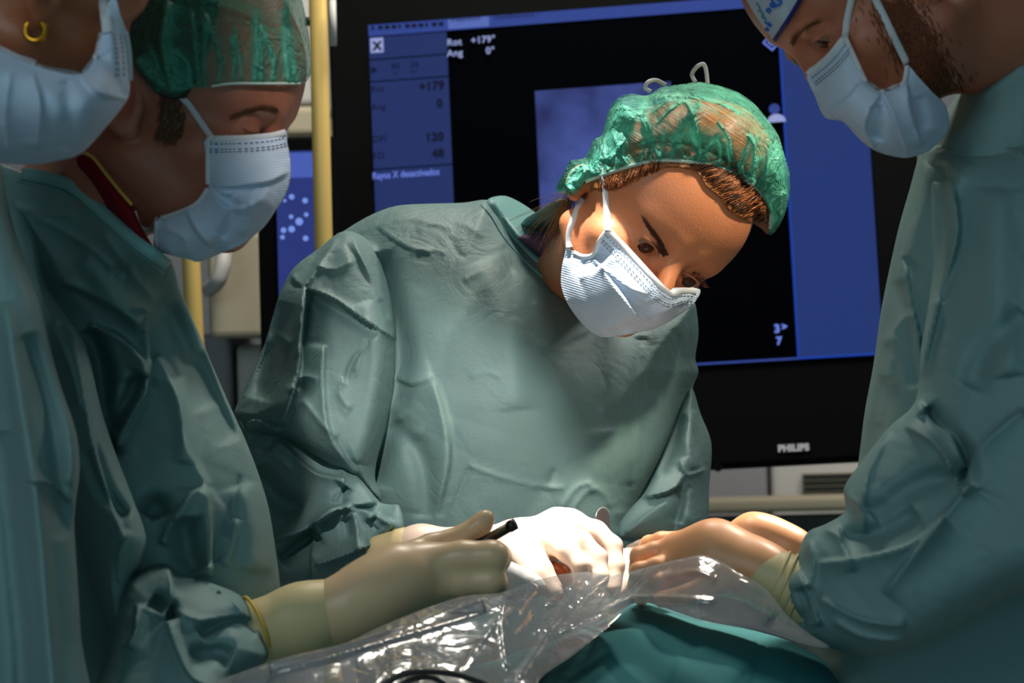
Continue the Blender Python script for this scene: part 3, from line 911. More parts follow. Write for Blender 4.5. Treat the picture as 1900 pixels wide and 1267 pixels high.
rect_uv('menu_header', (tl[0], tl[1]), (muv(1456, 100)[0], tl[1] + 0.0165), UI_HEAD, MON, W1)
rect_uv('menu_tab', (muv(832, 40)[0], tl[1] + 0.001), (muv(908, 40)[0], tl[1] + 0.0150), UI_TAB, MON, W2)
pl0 = tl[0]; pl1 = muv(833, 150)[0]
rows = [tl[1] + 0.0175, muv(690, 112)[1], muv(690, 153)[1], muv(690, 316)[1], muv(690, 560)[1]]
for i in range(4):
    rect_uv('menu_panel', (pl0, rows[i] + 0.001), (pl1, rows[i+1] - 0.001), UI_BLUE, MON, W1)
ic = rect_uv('close_icon', muv(688, 73), muv(713, 98), UI_ICON, MON, W2)
rx0, rx1 = muv(1462, 300)[0], br[0]
rect_uv('side_panel', (rx0, tl[1]), (rx1, br[1] - 0.003), UI_BLUE2, MON, W1)
rect_uv('divider_line', (rx0 - 0.003, tl[1]), (rx0, br[1]), UI_LINE, MON, W1)
rect_uv('bottom_line', (tl[0], br[1] - 0.003), (rx0, br[1]), UI_HEAD, MON, W1)
rect_uv('bottom_line', (rx0, br[1] - 0.003), (rx1, br[1]), UI_LINE, MON, W1)
xa = muv(993, 170); xb = muv(1270, 620)
rect_uv('xray_image', xa, (xb[0], xb[1]), XRAY, MON, W1)
FONT_ROT = Matrix(((_ex[0], -_ey[0], -_en[0]), (_ex[1], -_ey[1], -_en[1]), (_ex[2], -_ey[2], -_en[2])))
def text(s, x, y, size_px, mat_, w=W3, align='LEFT', name='screen_text', parent=MON, sx=1.0, bold=0.0):
    cu = bpy.data.curves.new(name, 'FONT'); cu.body = s; cu.size = size_px * 3.4 / FPX * 1.38; cu.align_x = align
    cu.extrude = 0.0004; cu.offset = bold; cu.space_character = 1.06
    o = bpy.data.objects.new(name, cu); COL.objects.link(o)
    u, v = muv(x, y)
    M = FONT_ROT.to_4x4() @ Matrix.Diagonal((sx, 1, 1, 1)); M.translation = Vector(mp(u, v, w)); o.matrix_world = M
    cu.materials.append(mat_)
    dg = bpy.context.evaluated_depsgraph_get(); me = bpy.data.meshes.new_from_object(o.evaluated_get(dg))
    me.transform(M); bpy.data.objects.remove(o)
    return link(name, me, mat_, parent)
text('Rot', 831, 87, 13, UI_ICON, bold=.0002); text('+179°', 875, 83, 13, UI_ICON, bold=.0002)
text('Ang', 831, 107, 13, UI_ICON, bold=.0002); text('0°', 903, 102, 13, UI_ICON, bold=.0002)
text('X', 694, 95, 16, UI_DARK, bold=.001)
text('>', 690, 139, 14, UI_DARK, bold=.001); text('85', 728, 130, 12, UI_DARK); text('26', 762, 127, 12, UI_DARK)
text('kV', 731, 141, 6, UI_DARK); text('mA', 763, 138, 6, UI_DARK)
text('Rot', 690, 173, 12, UI_DARK); text('+179', 779, 170, 16, UI_DARK, bold=.0007)
text('Ang', 691, 206, 12, UI_DARK); text('0', 812, 201, 16, UI_DARK, bold=.0007)
text('DFI', 693, 266, 13, UI_DARK); text('120', 791, 264, 16, UI_DARK, bold=.0007)
text('FD', 694, 297, 13, UI_DARK); text('48', 803, 294, 16, UI_DARK, bold=.0007)
text('Rayos X desactivados', 693, 334, 13, UI_TEXTB, sx=0.76, bold=.0002)
text('Preparación', 838, 43, 8, UI_DARK, sx=1.0); text('Datos', 918, 38, 8, UI_DARK); text('Referencia 1', 945, 36, 8, UI_DARK)
for k in range(11):
    x = 690 + k * 12.5; y = 56.5 - k * 0.75
    rect_px('name_dash', x, y - 6, x + (9 if k % 4 else 5), y, UI_DARK, MON, W2)
text('3', 1437, 618, 15, UI_TEXTB, bold=.0007); text('7', 1441, 640, 14, UI_TEXTB, bold=.0007)
text('>', 1451, 613, 12, UI_TEXTB, bold=.0007)
# patient figure and diamond marks
def disc(name, x, y, r, mat_, parent=MON, w=W3, n=24, half=False, k=1.0):
    u, v = muv(x, y); R_ = r * 3.4 / FPX
    rng = [math.pi * (i / n) for i in range(n + 1)] if half else [2 * math.pi * i / n for i in range(n)]
    V = []
    for dz in (0, 0.001):
        V += [mp(u + R_ * k * math.cos(a), v - R_ * math.sin(a), w - dz) for a in rng]
    m = len(rng); Fc = [tuple(range(m)), tuple(range(2*m-1, m-1, -1))] + [(i, m+i, m+(i+1) % m, (i+1) % m) for i in range(m)]
    return link(name, mesh(name, V, Fc, smooth=False), mat_, parent)
disc('patient_figure_head', 1437, 204, 10, UI_HEAD)
disc('patient_figure_shoulders', 1441, 228, 15, UI_ICON, half=True, k=1.15)
for r_, m_ in ((17, UI_TEXTB), (13, LCD), (8, UI_TEXTB), (4, LCD)):
    disc('diamond_mark', 1432, 80, r_, m_, n=4, w=W3 + (17 - r_) * 0.0001)
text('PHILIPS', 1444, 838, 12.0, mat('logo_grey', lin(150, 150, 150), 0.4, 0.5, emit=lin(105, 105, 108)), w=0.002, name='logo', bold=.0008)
disc('bezel_foot', 1332, 866, 9, BEZEL, w=0.001)
# ceiling arm that carries the display
armc = mp(0, top_v - 0.02, -0.05)
tube('hanger_arm', [armc + _en * 0.04 + _ey * 0.3, armc + _en * 0.10 + _ey * 0.1, armc + _en * 0.1 - _ey * 0.3, np.array([armc[0], armc[1] + 0.1, 2.99])], 0.03, BEIGE, MON, n=16)

# ------------------------------------------------------------------ yellow poles, cabinets, side screen
def pole(x0, y0, x1, y1, Y, rpx, label):
    a = P(x0, y0, Y); b = P(x1, y1, Y); r = rpx / FPX * Y; dv = (b - a) / (b[2] - a[2])
    bot = a + dv * (0.0 - a[2]); topp = a + dv * (2.98 - a[2])
    rt = root('support_pole', tuple(bot), label, 'pole', )
    tube('pole_shaft', [bot + dv * 0.03, topp], r, YELLOW, rt, n=24, smooth_n=0)
    tube('base_flange', [bot, bot + dv * 0.03], r * 2.2, BEIGE, rt, n=24, smooth_n=0)
    return rt, dv
pr, dv = pole(590, 0, 600, 440, 3.15, 17, 'yellow vertical pole left of the large display')
tube('side_rail', [P(617, 0, 3.13), P(619, 85, 3.13)], 0.0045, WHITEP, pr, n=10, smooth_n=0)
tube('clamp', [P(566, 40, 3.15), P(580, 40, 3.15)], 0.006, BLACKP, pr, n=12, smooth_n=0)
pr2, dv2 = pole(352, 430, 360, 600, 3.3, 17, 'yellow vertical pole seen under the left surgeon\'s chin')
def cabinet(name, x0, y0, x1, y1, Y, dep, mat_, label, cat, bev=0.01, ground=False):
    a = P(x0, y0, Y); b = P(x1, y1, Y)
    lo_z = 0.0 if ground else b[2]
    rt = root(name, (float((a[0]+b[0])/2), Y + dep/2, float(lo_z)), label, cat)
    box_frame('housing', np.array([a[0], Y, lo_z]), np.array([1., 0, 0]), np.array([0, 1., 0]), np.array([0, 0, 1.]), b[0]-a[0], dep, a[2]-lo_z, mat_, rt, bev=bev)
    return rt
c1 = cabinet('equipment_cabinet', 383, 430, 488, 626, 3.6, 0.4, BEIGE, 'beige equipment cabinet with a curved white handle beside the side screen', 'cabinet')
tube('handle', [P(416, 452, 3.56), P(414, 490, 3.54), P(405, 520, 3.54), P(388, 538, 3.57)], 0.012, WHITEP, c1, n=14)
cabinet('drawer_unit', 438, 640, 520, 900, 3.7, 0.4, WHITEP, 'small white drawer unit below the beige equipment cabinet', 'cabinet', ground=True)
cabinet('grey_cabinet', 300, 622, 436, 900, 3.75, 0.4, GREYP, 'dark grey cabinet left of the small white drawer unit', 'cabinet', ground=True)
cabinet('wall_cupboard', 520, -120, 600, 195, 3.9, 0.4, WHITEP, 'pale wall cupboard behind the yellow pole at the top', 'cabinet')
cabinet('shelf_box', 525, 197, 600, 250, 3.9, 0.4, BEIGE, 'olive beige box under the pale wall cupboard', 'box')
sm = root('side_screen', tuple(P(530, 740, 3.3)), 'narrow dark screen with blue display left of the yellow pole', 'monitor')
X_, Y_, Z_ = np.array([1., 0, 0]), np.array([0, 1., 0]), np.array([0, 0, 1.])
o_ = P(486, 740, 3.3); t_ = P(620, 252, 3.3)
box_frame('casing', np.array([o_[0], 3.3, o_[2]]), X_, Y_, Z_, t_[0]-o_[0], 0.05, t_[2]-o_[2], BEZEL, sm, bev=0.004)
o_ = P(517, 560, 3.29); t_ = P(600, 278, 3.29)
box_frame('panel', np.array([o_[0], 3.295, o_[2]]), X_, Y_, Z_, t_[0]-o_[0], 0.004, t_[2]-o_[2], emis('side_ui', (42, 54, 118)), sm)
o_ = P(517, 330, 3.29); t_ = P(600, 282, 3.29)
box_frame('panel_header', np.array([o_[0], 3.292, o_[2]]), X_, Y_, Z_, t_[0]-o_[0], 0.002, t_[2]-o_[2], emis('side_ui_head', (70, 92, 176)), sm)
DOT = emis('ui_dot', (120, 150, 230))
for (x, y, r) in ((541, 365, 5), (566, 372, 5), (540, 402, 4), (555, 411, 7), (526, 427, 5), (541, 425, 6), (524, 440, 4), (568, 398, 4), (528, 372, 3), (567, 442, 5)):
    q = P(x, y, 3.292); V = []; R_ = r / FPX * 3.3
    V = [q + X_*R_*math.cos(2*math.pi*i/16) + Z_*R_*math.sin(2*math.pi*i/16) + Y_*dz for dz in (0, .002) for i in range(16)]
    Fc = [tuple(range(16)), tuple(range(31, 15, -1))] + [(i, (i+1) % 16, 16+(i+1) % 16, 16+i) for i in range(16)]
    link('screen_button', mesh('screen_button', V, Fc, smooth=False), DOT, sm)
# lower right: pale panels with a vent, and the beige rail
wp = cabinet('wall_unit', 1240, 800, 1428, 1010, 4.2, 0.3, GREYP, 'plain grey panel unit below the large display', 'cabinet', ground=True)
vp = cabinet('vented_unit', 1430, 800, 1760, 1010, 4.2, 0.3, WHITEP, 'pale unit with a slotted vent below the large display', 'cabinet', ground=True)
for k in range(5):
    y = 878 + k * 11
    a_ = P(1492, y + 5, 4.17); b_ = P(1600, y, 4.17)
    box_frame('vent_slot', np.array([a_[0], 4.185, a_[2]]), X_, Y_, Z_, b_[0]-a_[0], 0.02, b_[2]-a_[2], BEIGE if False else mat('vent_dark', lin(92, 88, 74), .7), vp)
rl = root('bumper_rail', tuple(P(1460, 1020, 3.9)), 'long beige horizontal rail in front of the grey panels', 'rail')
box_frame('rail', P(1180, 957, 3.9), X_, Y_, Z_, 0.62, 0.06, 0.024, BEIGE, rl, bev=0.008)
box_frame('rail_skirt', P(1180, 1300, 3.93), X_, Y_, Z_, 0.62, 0.03, 0.295, mat('skirt_grey', lin(84, 86, 86), .7), rl, bev=0.003)

# ------------------------------------------------------------------ unseen bar added above the view to throw a diagonal shade over the gown
_L = np.array(LIGHTS[1][2])
_A = P(850, 400, 2.38); _B = P(1150, 740, 2.32)
_a = _A + .47 * (_L - _A); _b = _B + .47 * (_L - _B); _d = (_b - _a) / np.linalg.norm(_b - _a)
SHADE_BAR = root('shade_bar', tuple(_a - _d * .35), 'unseen white bar added above the middle surgeon to shade the gown', 'shadow blocker')
tube('shade_bar_tube', [_a - _d * .42, _b + _d * .03], .030, WHITEP, SHADE_BAR, n=20, smooth_n=0)
tube('shade_bar_joint', [_a - _d * .46, _a - _d * .40], .04, GREYP, SHADE_BAR, n=20, smooth_n=0)
_j = _a - _d * .44
tube('shade_bar_pole', [_j, np.array([_j[0], _j[1], 2.98])], .022, WHITEP, SHADE_BAR, n=20, smooth_n=0)
# ================================================================== woman surgeon in the middle
def floor_pt(x, y, Y):
    p = P(x, y, Y); return (float(p[0]), float(p[1]), 0.0)
W = root('person', floor_pt(950, 900, 2.5), 'person in green bouffant cap leaning over the table before the large display', 'person')
HW = Head((.334, -.466, .817), (.66, .735, .15), (.0835, 0, 0), (1247, 487), 2.24, scale=1.0)
body = HW.build(SKIN_W, W, h=0.0016, neckto=(1062, 505, 2.45), nr=(0.037, 0.040), lids='open', look=-0.002, short=.715, nose=.8, earf=.66, back=.022)
HW.eye(-1, body, gaze=(0.82, 0.02, -0.55)); HW.eye(1, body, gaze=(0.82, 0.02, -0.55))
hb = HW.bvh
# hair: under the cap, hairline, loose strands
hair = relief('hair', [(1095,300),(1130,235),(1200,200),(1300,182),(1380,200),(1425,250),(1442,320),(1438,400),(1426,434),(1412,424),(1392,411),(1368,400),(1350,386),(1338,368),(1312,346),(1292,318),(1250,309),(1210,315),(1172,332),(1140,350),(1100,352),(1072,368),(1052,350),(1068,322)],
    [(1250,300,2.315),(1440,300,2.31),(1060,350,2.33)], 0.095, 110, HAIR_B, body, step=3.5, limit=hb, off=0.0035, uvrot=-1.0,
    strokes=[('r', 2.0, 5, [(1345+k*9, 345+k*9), (1370+k*8, 322+k*8), (1392+k*6, 300+k*5)]) for k in range(9)] + [('r', 1.5, 6, [(1300+k*9, 325+k*3), (1330+k*9, 300+k*4)]) for k in range(8)])
rg = random.Random(4)
def hairline(n, a, b, dv, ln, seed):
    rr = random.Random(seed); L = catmull(a, 8, closed=False); out = []
    for _ in range(n):
        t = rr.random() * (len(L) - 1); p = L[int(t)]
        out.append((p[0] + rr.uniform(-b, b), p[1] + rr.uniform(-b, b), dv[0] + rr.uniform(-.2, .2), dv[1] + rr.uniform(-.2, .2)))
    return out
hv = BVHTree.FromPolygons([v.co[:] for v in hair.data.vertices], [tuple(p.vertices) for p in hair.data.polygons])
for (rts, ln) in ((hairline(900, [(1280,312),(1292,322),(1312,346),(1338,368),(1350,386),(1368,400),(1392,411),(1412,424),(1424,432)], 5, (.75, -.65), 34, 1), 60),
                  (hairline(200, [(1115,352),(1150,346),(1185,328),(1220,314)], 6, (.2, -1.0), 20, 2), 22)):
    rr = random.Random(5); lines = []
    for (x, y, dx, dy) in rts:
        L = []
        l = ln * rr.uniform(.6, 1.3); x += rr.uniform(0, 30) * dx * (ln > 50); y += rr.uniform(0, 30) * dy * (ln > 50)
        for k in range(6):
            t = k / 5; qx = x + dx * l * t + 3 * t * t; qy = y + dy * l * t + 16 * t * t * (ln > 50)
            z = ray_depth((hb, hv), qx, qy, 0.0008 + 0.002 * math.sin(3 * t))
            if z is None: break
            L.append(P(qx, qy, z))
        if len(L) > 3: lines.append(L)
    for nm, sl, mm in (('dark_strands', slice(0, None, 2), HAIR_DK), ('copper_strands', slice(1, None, 4), HAIR_CO), ('brown_strands', slice(3, None, 4), HAIR_B)):
        strands(nm, lines[sl], 0.00025, mm, hair)
lines = []
rr = random.Random(8)
for i in range(90):   # loose strands at the nape
    x0, y0 = rr.uniform(1045, 1082), rr.uniform(350, 372); a = rr.uniform(2.0, 3.05) if i < 26 else rr.uniform(1.75, 2.25); l = rr.uniform(50, 120)
    L = []
    for k in range(9):
        t = k / 8; L.append(P(x0 + math.cos(a) * l * t + 4*math.sin(3*t+i), y0 + math.sin(a) * l * t + (14 if i % 3 else -6) * t * t * (1 if i % 2 else .3), 2.30 + 0.03 * t + 0.002 * (i % 5)))
    lines.append(L)
strands('loose_strands', lines, 0.00022, HAIR_BL, hair, taper=False)
# eyebrows, lashes
brow('eyebrow', BROW, body, hb, [(1308-60-12, 475), (1228, 455), (1212, 432), (1195, 408)], 12, ((-.65, -.75), (-.5, -.9)), 320, 12, 3, rad=0.00018)
brow('eyebrow', BROW, body, hb, [(1283, 508), (1300, 518), (1318, 524), (1334, 522)], 10, ((.5, -.3), (.95, .1)), 90, 11, 4, rad=0.0002)
def lash(face, side, n=26, up=True, ln=0.009, col=BROW, seed=1):
    rr = random.Random(seed); lines = []
    for i in range(n):
        t = i / (n - 1) * 2 - 1
        y = side * (0.031 + 0.0128 * t); z = (0.0032 if up else -0.0062) * (1 - t*t) - (0.0010 if up else 0.0)
        x = 0.0715 + 0.0135 - 0.004 * t * t
        s = 1 if up else -1; l = ln * rr.uniform(.8, 1.15) * (1 if up else .6)
        b = np.array([x, y, z]); dr = np.array([0.75, side * t * 0.55, 0.25 * s if up else -.55])
        L = [b + dr * l * k / 4 + np.array([0, 0, s * 0.25 * l * (k/4)**2]) for k in range(5)]
        lines.append(face.w(L))
    return strands('eyelashes', lines, 0.00022, col, face.obj)
for sd in (-1, 1):
    lash(HW, sd, up=True, seed=3+sd); lash(HW, sd, up=False, n=18, seed=9+sd)
# ear stud
ec = ray_depth((hb,), 1082, 361, 0.002, 2.3)
st = root('ear_stud', tuple(P(1082, 361, ec)), None, None); st.parent = W; st.matrix_parent_inverse = W.matrix_world.inverted()
V = []; Fc = []
def ball(c, r, n=10):
    V = [c + np.array([0, 0, r])]; Fc = []
    for i in range(1, n):
        a = math.pi * i / n
        for j in range(n): b = 2*math.pi*j/n; V.append(c + r*np.array([math.sin(a)*math.cos(b), math.sin(a)*math.sin(b), math.cos(a)]))
    V.append(c - np.array([0, 0, r]))
    for j in range(n): Fc.append((0, 1+j, 1+(j+1) % n))
    for i in range(n-2):
        for j in range(n): Fc.append((1+i*n+j, 1+(i+1)*n+j, 1+(i+1)*n+(j+1) % n, 1+i*n+(j+1) % n))
    for j in range(n): Fc.append((len(V)-1, 1+(n-2)*n+(j+1) % n, 1+(n-2)*n+j))
    return V, Fc
pts = [(0, 0)] + [(6*math.cos(k*math.pi/3+.4), 6*math.sin(k*math.pi/3+.4)) for k in range(6)]
for (dx, dy) in pts:
    v, f = ball(P(1081+dx, 361+dy, ec - .002), 0.0014, 8)
    link('crystal', mesh('crystal', v, f, smooth=False), CRYSTAL, st)
# mask
mstr = [('R', 5, 16, [(1145,470),(1110,500),(1075,515)]), ('l', 6, 22, [(1100,478),(1130,520),(1160,560),(1180,590)]),
        ('R', 4, 14, [(1100,480),(1160,530),(1205,548)]), ('g', 5, 16, [(1052,480),(1068,540),(1080,590)]),
        ('l', 4, 12, [(1290,548),(1240,575),(1190,592),(1120,612)]), ('g', -5, 20, [(1205,560),(1215,590)]), ('g', -4, 16, [(1085,478),(1110,500)])]
wm, wmb = mask_kit(W, hb, [(1128,425),(1150,448),(1179,478),(1210,512),(1228,532),(1241,542),(1250,534),(1272,534),(1299,537),(1294,555),(1277,573),(1243,596),(1214,610),(1185,617),(1157,622),(1121,626),(1099,617),(1075,595),(1051,560),(1041,530),(1042,498),(1048,471),(1053,455),(1062,466),(1080,472),(1097,475),(1108,458),(1113,442),(1118,432)],
    [(1250,540,2.21),(1130,440,2.235),(1050,470,2.27),(1120,620,2.235),(1290,540,2.24),(1170,540,2.215)], 0.022, 90, mstr, 0.30,
    [(1128,428),(1152,452),(1180,482),(1210,515),(1232,538),(1246,546),(1262,540),(1292,541)],
    [[(1124,430),(1112,448),(1102,472),(1082,476),(1064,468)]],
    [([(1128,428),(1126,390),(1124,350),(1122,318),(1118,285)], 13), ([(1056,460),(1056,432),(1066,400),(1080,368)], 12)], nm='face_mask')
# bouffant cap
cap_poly = [(1031,352),(1053,308),(1060,297),(1086,292),(1102,259),(1117,250),(1130,204),(1148,181),(1170,174),(1201,177),(1227,162),(1267,156),(1298,152),(1334,159),(1369,171),(1400,193),(1426,224),(1444,250),(1455,286),(1465,321),(1464,365),(1453,405),(1437,431),(1425,434),(1429,405),(1426,383),(1417,365),(1395,341),(1364,321),(1316,304),(1245,295),(1201,299),(1157,310),(1113,325),(1086,334),(1070,358),(1046,361)]
band = [(1428,425),(1429,403),(1425,382),(1414,363),(1393,341),(1364,323),(1316,306),(1245,297),(1201,301),(1157,312),(1113,327),(1086,337)]
plt = []
rr = random.Random(12)
for k in range(26):       # gathered pleats running up from the band
    t = k / 25; i = t * (len(band) - 1); a = np.array(band[int(i)]) * (1 - i % 1) + np.array(band[min(int(i) + 1, len(band) - 1)]) * (i % 1)
    c = np.array([1255, 640.0]); dv = a - c; dv /= np.linalg.norm(dv)
    l = rr.uniform(45, 120); b = a + dv * l + np.array([rr.uniform(-25, 25), rr.uniform(-8, 8)]); m = (a + b) / 2 + np.array([rr.uniform(-9, 9), 0])
    plt.append(('r', rr.uniform(3, 5), rr.uniform(1.6, 3.4), [tuple(a), tuple(m), tuple(b)]))
plt += [('g', 5, 9, [(1036,352),(1052,330),(1068,300)]), ('g', 5, 9, [(1054,354),(1068,335),(1086,298)]), ('g', 5, 9, [(1072,345),(1088,320),(1104,262)]), ('g', 4, 8, [(1100,325),(1112,290),(1120,255)]), ('r', 6, 4, [(1225,296),(1205,255),(1190,215),(1200,185)]), ('r', 6, 4, [(1150,305),(1150,260),(1175,215)]), ('r', 5, 3, [(1215,235),(1250,200),(1272,190),(1290,230),(1300,300)]), ('r', 5, 3, [(1356,300),(1352,260),(1330,225)]), ('r', 5, 3, [(1370,310),(1390,262),(1388,250)]), ('r', 5, 3, [(1395,320),(1400,270),(1388,250)]), ('r', 4, 3, [(1180,180),(1260,178),(1330,190),(1380,215)]), ('r', 4, 3, [(1210,210),(1240,185),(1265,178)]), ('r', 5, 5, [(1130,300),(1165,250),(1180,205)]), ('g', 7, 16, [(1120,300),(1140,240),(1160,195)]),
        ('r', 5, 7, [(1300,300),(1290,250),(1275,215)]), ('r', 5, 7, [(1245,295),(1262,240),(1300,190)]), ('l', 5, 12, [(1440,260),(1452,330),(1445,400)])]
cap = relief('bouffant_cap', cap_poly, [(1250,250,2.315),(1440,300,2.315),(1060,330,2.335)],
    [(1250,300,.085),(1400,350,.08),(1425,400,.06),(1100,330,.04),(1300,180,.125),(1200,200,.115),(1430,260,.11),(1150,250,.09),(1040,350,.02)], 85, CAP, W, step=2.2,
    strokes=plt, cr=[(4, 48, 3, 1.1, 1.8), (1.2, 18, 8, 0.4, 1.2)], limit=merged(body, hair), off=0.004, foldattr=True, openpoly=cap_poly[:24])
cb = BVHTree.FromPolygons([v.co[:] for v in cap.data.vertices], [tuple(p.vertices) for p in cap.data.polygons])
ribbon('elastic_band', band, 7, BAND, cap, (cb, hb, hv), off=0.0018, thick=0.001)
# tie bows showing above the cap
ribbon('mask_tie', [(1236,158,2.36),(1218,149,2.35),(1203,152,2.34),(1197,163,2.34),(1208,170,2.34)], 8, MASK_TRIM, wm)
ribbon('mask_tie', [(1290,152,2.35),(1284,138,2.35),(1293,124,2.34),(1305,119,2.34),(1310,130,2.34),(1313,156,2.34)], 8, MASK_TRIM, wm)

# gown
tor = [(905,371),(925,392),(950,430),(985,467),(1020,497),(1045,527),(1070,560),(1110,600),(1160,600),(1210,572),(1262,562),(1286,558),(1293,580),(1296,620),(1290,665),(1296,690),(1285,722),(1290,760),(1312,820),(1312,900),(1300,980),(1290,1080),(1280,1320),(700,1320),(660,1080),(600,900),(570,700),(575,520),(605,455),(640,427),(690,398),(735,382),(790,378),(860,376)]
tstr = [('g', -24, 22, [(700,470),(722,560),(742,640),(738,720),(722,790),(700,860),(690,900)]),
        ('R', 8, 16, [(736,700),(765,712),(805,700)]), ('g', -12, 20, [(740,780),(785,860),(795,960)]), ('l', 10, 34, [(800,705),(822,780),(828,860),(805,960)]),
        ('g', 5, 14, [(730,745),(752,790),(780,810)]),
        ('r', -4, 5, [(872,867),(855,905),(838,950),(826,990)]), ('r', 3, 5, [(868,862),(930,885),(990,900),(1050,905)]),
        ('g', -7, 16, [(1190,625),(1186,700),(1172,782),(1162,862),(1158,950)]), ('l', 5, 22, [(1196,630),(1195,700),(1182,800),(1170,900)]),
        ('g', -6, 14, [(1283,715),(1262,760),(1240,820),(1212,880),(1180,940),(1150,985)]),
        ('R', 3, 9, [(700,420),(750,455),(800,470)]), ('r', 3, 6, [(640,440),(700,420),(760,405),(840,425)]), ('r', 2.5, 6, [(776,430),(800,415),(850,412),(900,440)]),
        ('r', -2.5, 5, [(835,440),(850,470),(865,478)]), ('r', 2.5, 5, [(990,560),(1010,575),(1040,570)]), ('l', 4, 12, [(950,500),(1000,530),(1050,560)]),
        ('r', 4, 6, [(1040,945),(1070,905),(1100,895)]), ('r', 4, 6, [(1060,950),(1085,915),(1110,905)]), ('r', 3, 5, [(1130,940),(1120,915),(1090,900)]), ('r', -4, 6, [(1020,900),(1030,870)]),
        ('g', 6, 30, [(900,480),(940,600),(960,760)]), ('r', 2, 5, [(1000,640),(1060,650),(1120,640)]), ('g', -6, 30, [(1080,620),(1110,700),(1120,800)]),
        ('r', 2, 5, [(860,520),(900,500)]), ('r', -2, 5, [(610,470),(660,500),(690,520)]), ('g', 8, 14, [(660,450),(690,480),(700,540)]), ('r', 3, 6, [(590,470),(640,455),(700,460)]), ('r', 3, 4, [(660,520),(700,505),(720,520)]), ('r', 2.5, 4, [(760,470),(790,462),(830,470)]), ('r', -2.5, 5, [(1110,760),(1125,720),(1118,690)]), ('r', 2.5, 5, [(960,420),(985,470),(1030,520)]), ('r', 2, 4, [(870,700),(900,690),(930,700)]), ('r', -3, 6, [(1250,610),(1262,650),(1258,700)]), ('r', 3, 6, [(1215,600),(1222,660),(1215,720)])]
gown = relief('surgical_gown', tor, [(600,500,2.49),(900,400,2.47),(1100,600,2.44),(1290,650,2.49),(900,850,2.42),(1050,1000,2.44),(1290,900,2.50),(900,1300,2.50)],
    [(900,700,.12),(1290,700,.075),(600,600,.09),(900,420,.085),(1000,1100,.11)], 190, GOWN, W, step=4, strokes=tstr, cr=[(2.6, 150, 21, .5, 1.5), (.7, 46, 31, -.6, 1.4)])
gb = BVHTree.FromPolygons([v.co[:] for v in gown.data.vertices], [tuple(p.vertices) for p in gown.data.polygons])
ribbon('neck_hem', [(903,374),(923,398),(945,432),(978,468),(1012,500),(1040,528)], 20, HEM, gown, (gb,), off=0.0025, thick=0.003)
ribbon('neck_seam', [(892,379),(912,402),(935,440),(968,478),(1002,510),(1034,538)], 3, HEM, gown, (gb,), off=0.0015, thick=0.002)
# right sleeve: upper arm
ua = [(690,452),(640,428),(590,462),(545,497),(521,540),(505,590),(490,640),(468,690),(442,745),(434,772),(452,806),(480,812),(520,816),(570,838),(620,868),(660,896),(703,930),(706,915),(696,888),(700,850),(718,790),(733,720),(739,640),(736,580),(718,510)]
ustr = [('R', 4, 6, [(569,536),(619,554),(669,589),(708,613),(738,633)]), ('g', -5, 10, [(572,548),(640,585),(700,622)]),
        ('l', 18, 20, [(566,532),(558,600),(552,690),(540,730),(522,790)]), ('r', -8, 6, [(572,538),(566,600),(556,680),(545,720)]),
        ('r', 6, 8, [(624,440),(600,480),(575,520),(566,535)]), ('r', -4, 5, [(594,455),(575,490),(545,510)]), ('R', 6, 14, [(540,497),(548,520),(566,534)]),
        ('l', 8, 20, [(600,640),(598,700),(603,773),(618,820),(660,880)]), ('r', -4, 5, [(690,600),(678,640),(655,670),(640,710)]), ('r', 3, 5, [(640,700),(630,730),(650,760)]),
        ('r', 3, 6, [(690,605),(672,650),(660,690)]), ('g', -14, 18, [(520,560),(500,650),(478,740)]), ('r', 4, 6, [(500,640),(515,620),(540,640)]),
        ('g', 6, 20, [(680,560),(700,650),(690,760),(670,860)]), ('r', 3, 6, [(585,430+60),(620,500),(660,480)]), ('r', -3, 6, [(640,450),(690,530),(720,590)]), ('r', 4, 7, [(655,445),(680,500),(700,560)]),
        ('l', 6, 12, [(445,805),(475,780),(520,800)]), ('r', 3, 6, [(540,730),(560,700),(590,705)]), ('r', 3, 6, [(625,812),(600,790),(560,740)])]
slv = relief('sleeve', ua, [(560,520,2.43),(700,600,2.40),(480,760,2.38),(690,880,2.33),(600,850,2.31)], 0.065, 85, GOWN, gown, step=3.5, gain=2.0, strokes=ustr, cr=[(3.0, 80, 41, 1.3, 1.5), (.8, 34, 45, .9, 1.5)])
# right sleeve: forearm
fa = [(440,770),(480,785),(520,792),(575,822),(625,856),(665,885),(705,931),(725,936),(741,938),(750,976),(735,990),(714,1008),(702,1032),(690,1052),(640,1068),(580,1082),(515,1090),(460,1060),(430,960),(425,850)]
fstr = [('l', 12, 20, [(512,816),(560,860),(590,880),(640,890)]), ('g', -12, 24, [(470,870),(520,930),(560,950)]), ('R', 12, 24, [(505,1000),(560,985),(600,960),(635,940),(700,930)]),
        ('r', 7, 8, [(620,932),(640,880),(612,850)]), ('g', -9, 14, [(640,900),(628,925),(640,940)]), ('l', 10, 18, [(580,972),(625,945),(680,950),(730,975)]),
        ('g', -13, 16, [(520,1040),(560,1010),(590,990)]), ('l', 8, 12, [(578,1080),(580,1020),(586,975)]), ('R', 6, 10, [(585,1050),(640,1030),(690,1010)]),
        ('r', 6, 7, [(655,950),(662,985),(665,1020)]), ('g', -5, 10, [(640,960),(645,1000)]), ('r', 5, 6, [(680,955),(710,985)]), ('g', -8, 14, [(690,960),(705,985)]), ('r', 4, 6, [(460,830),(500,840),(540,870)])]
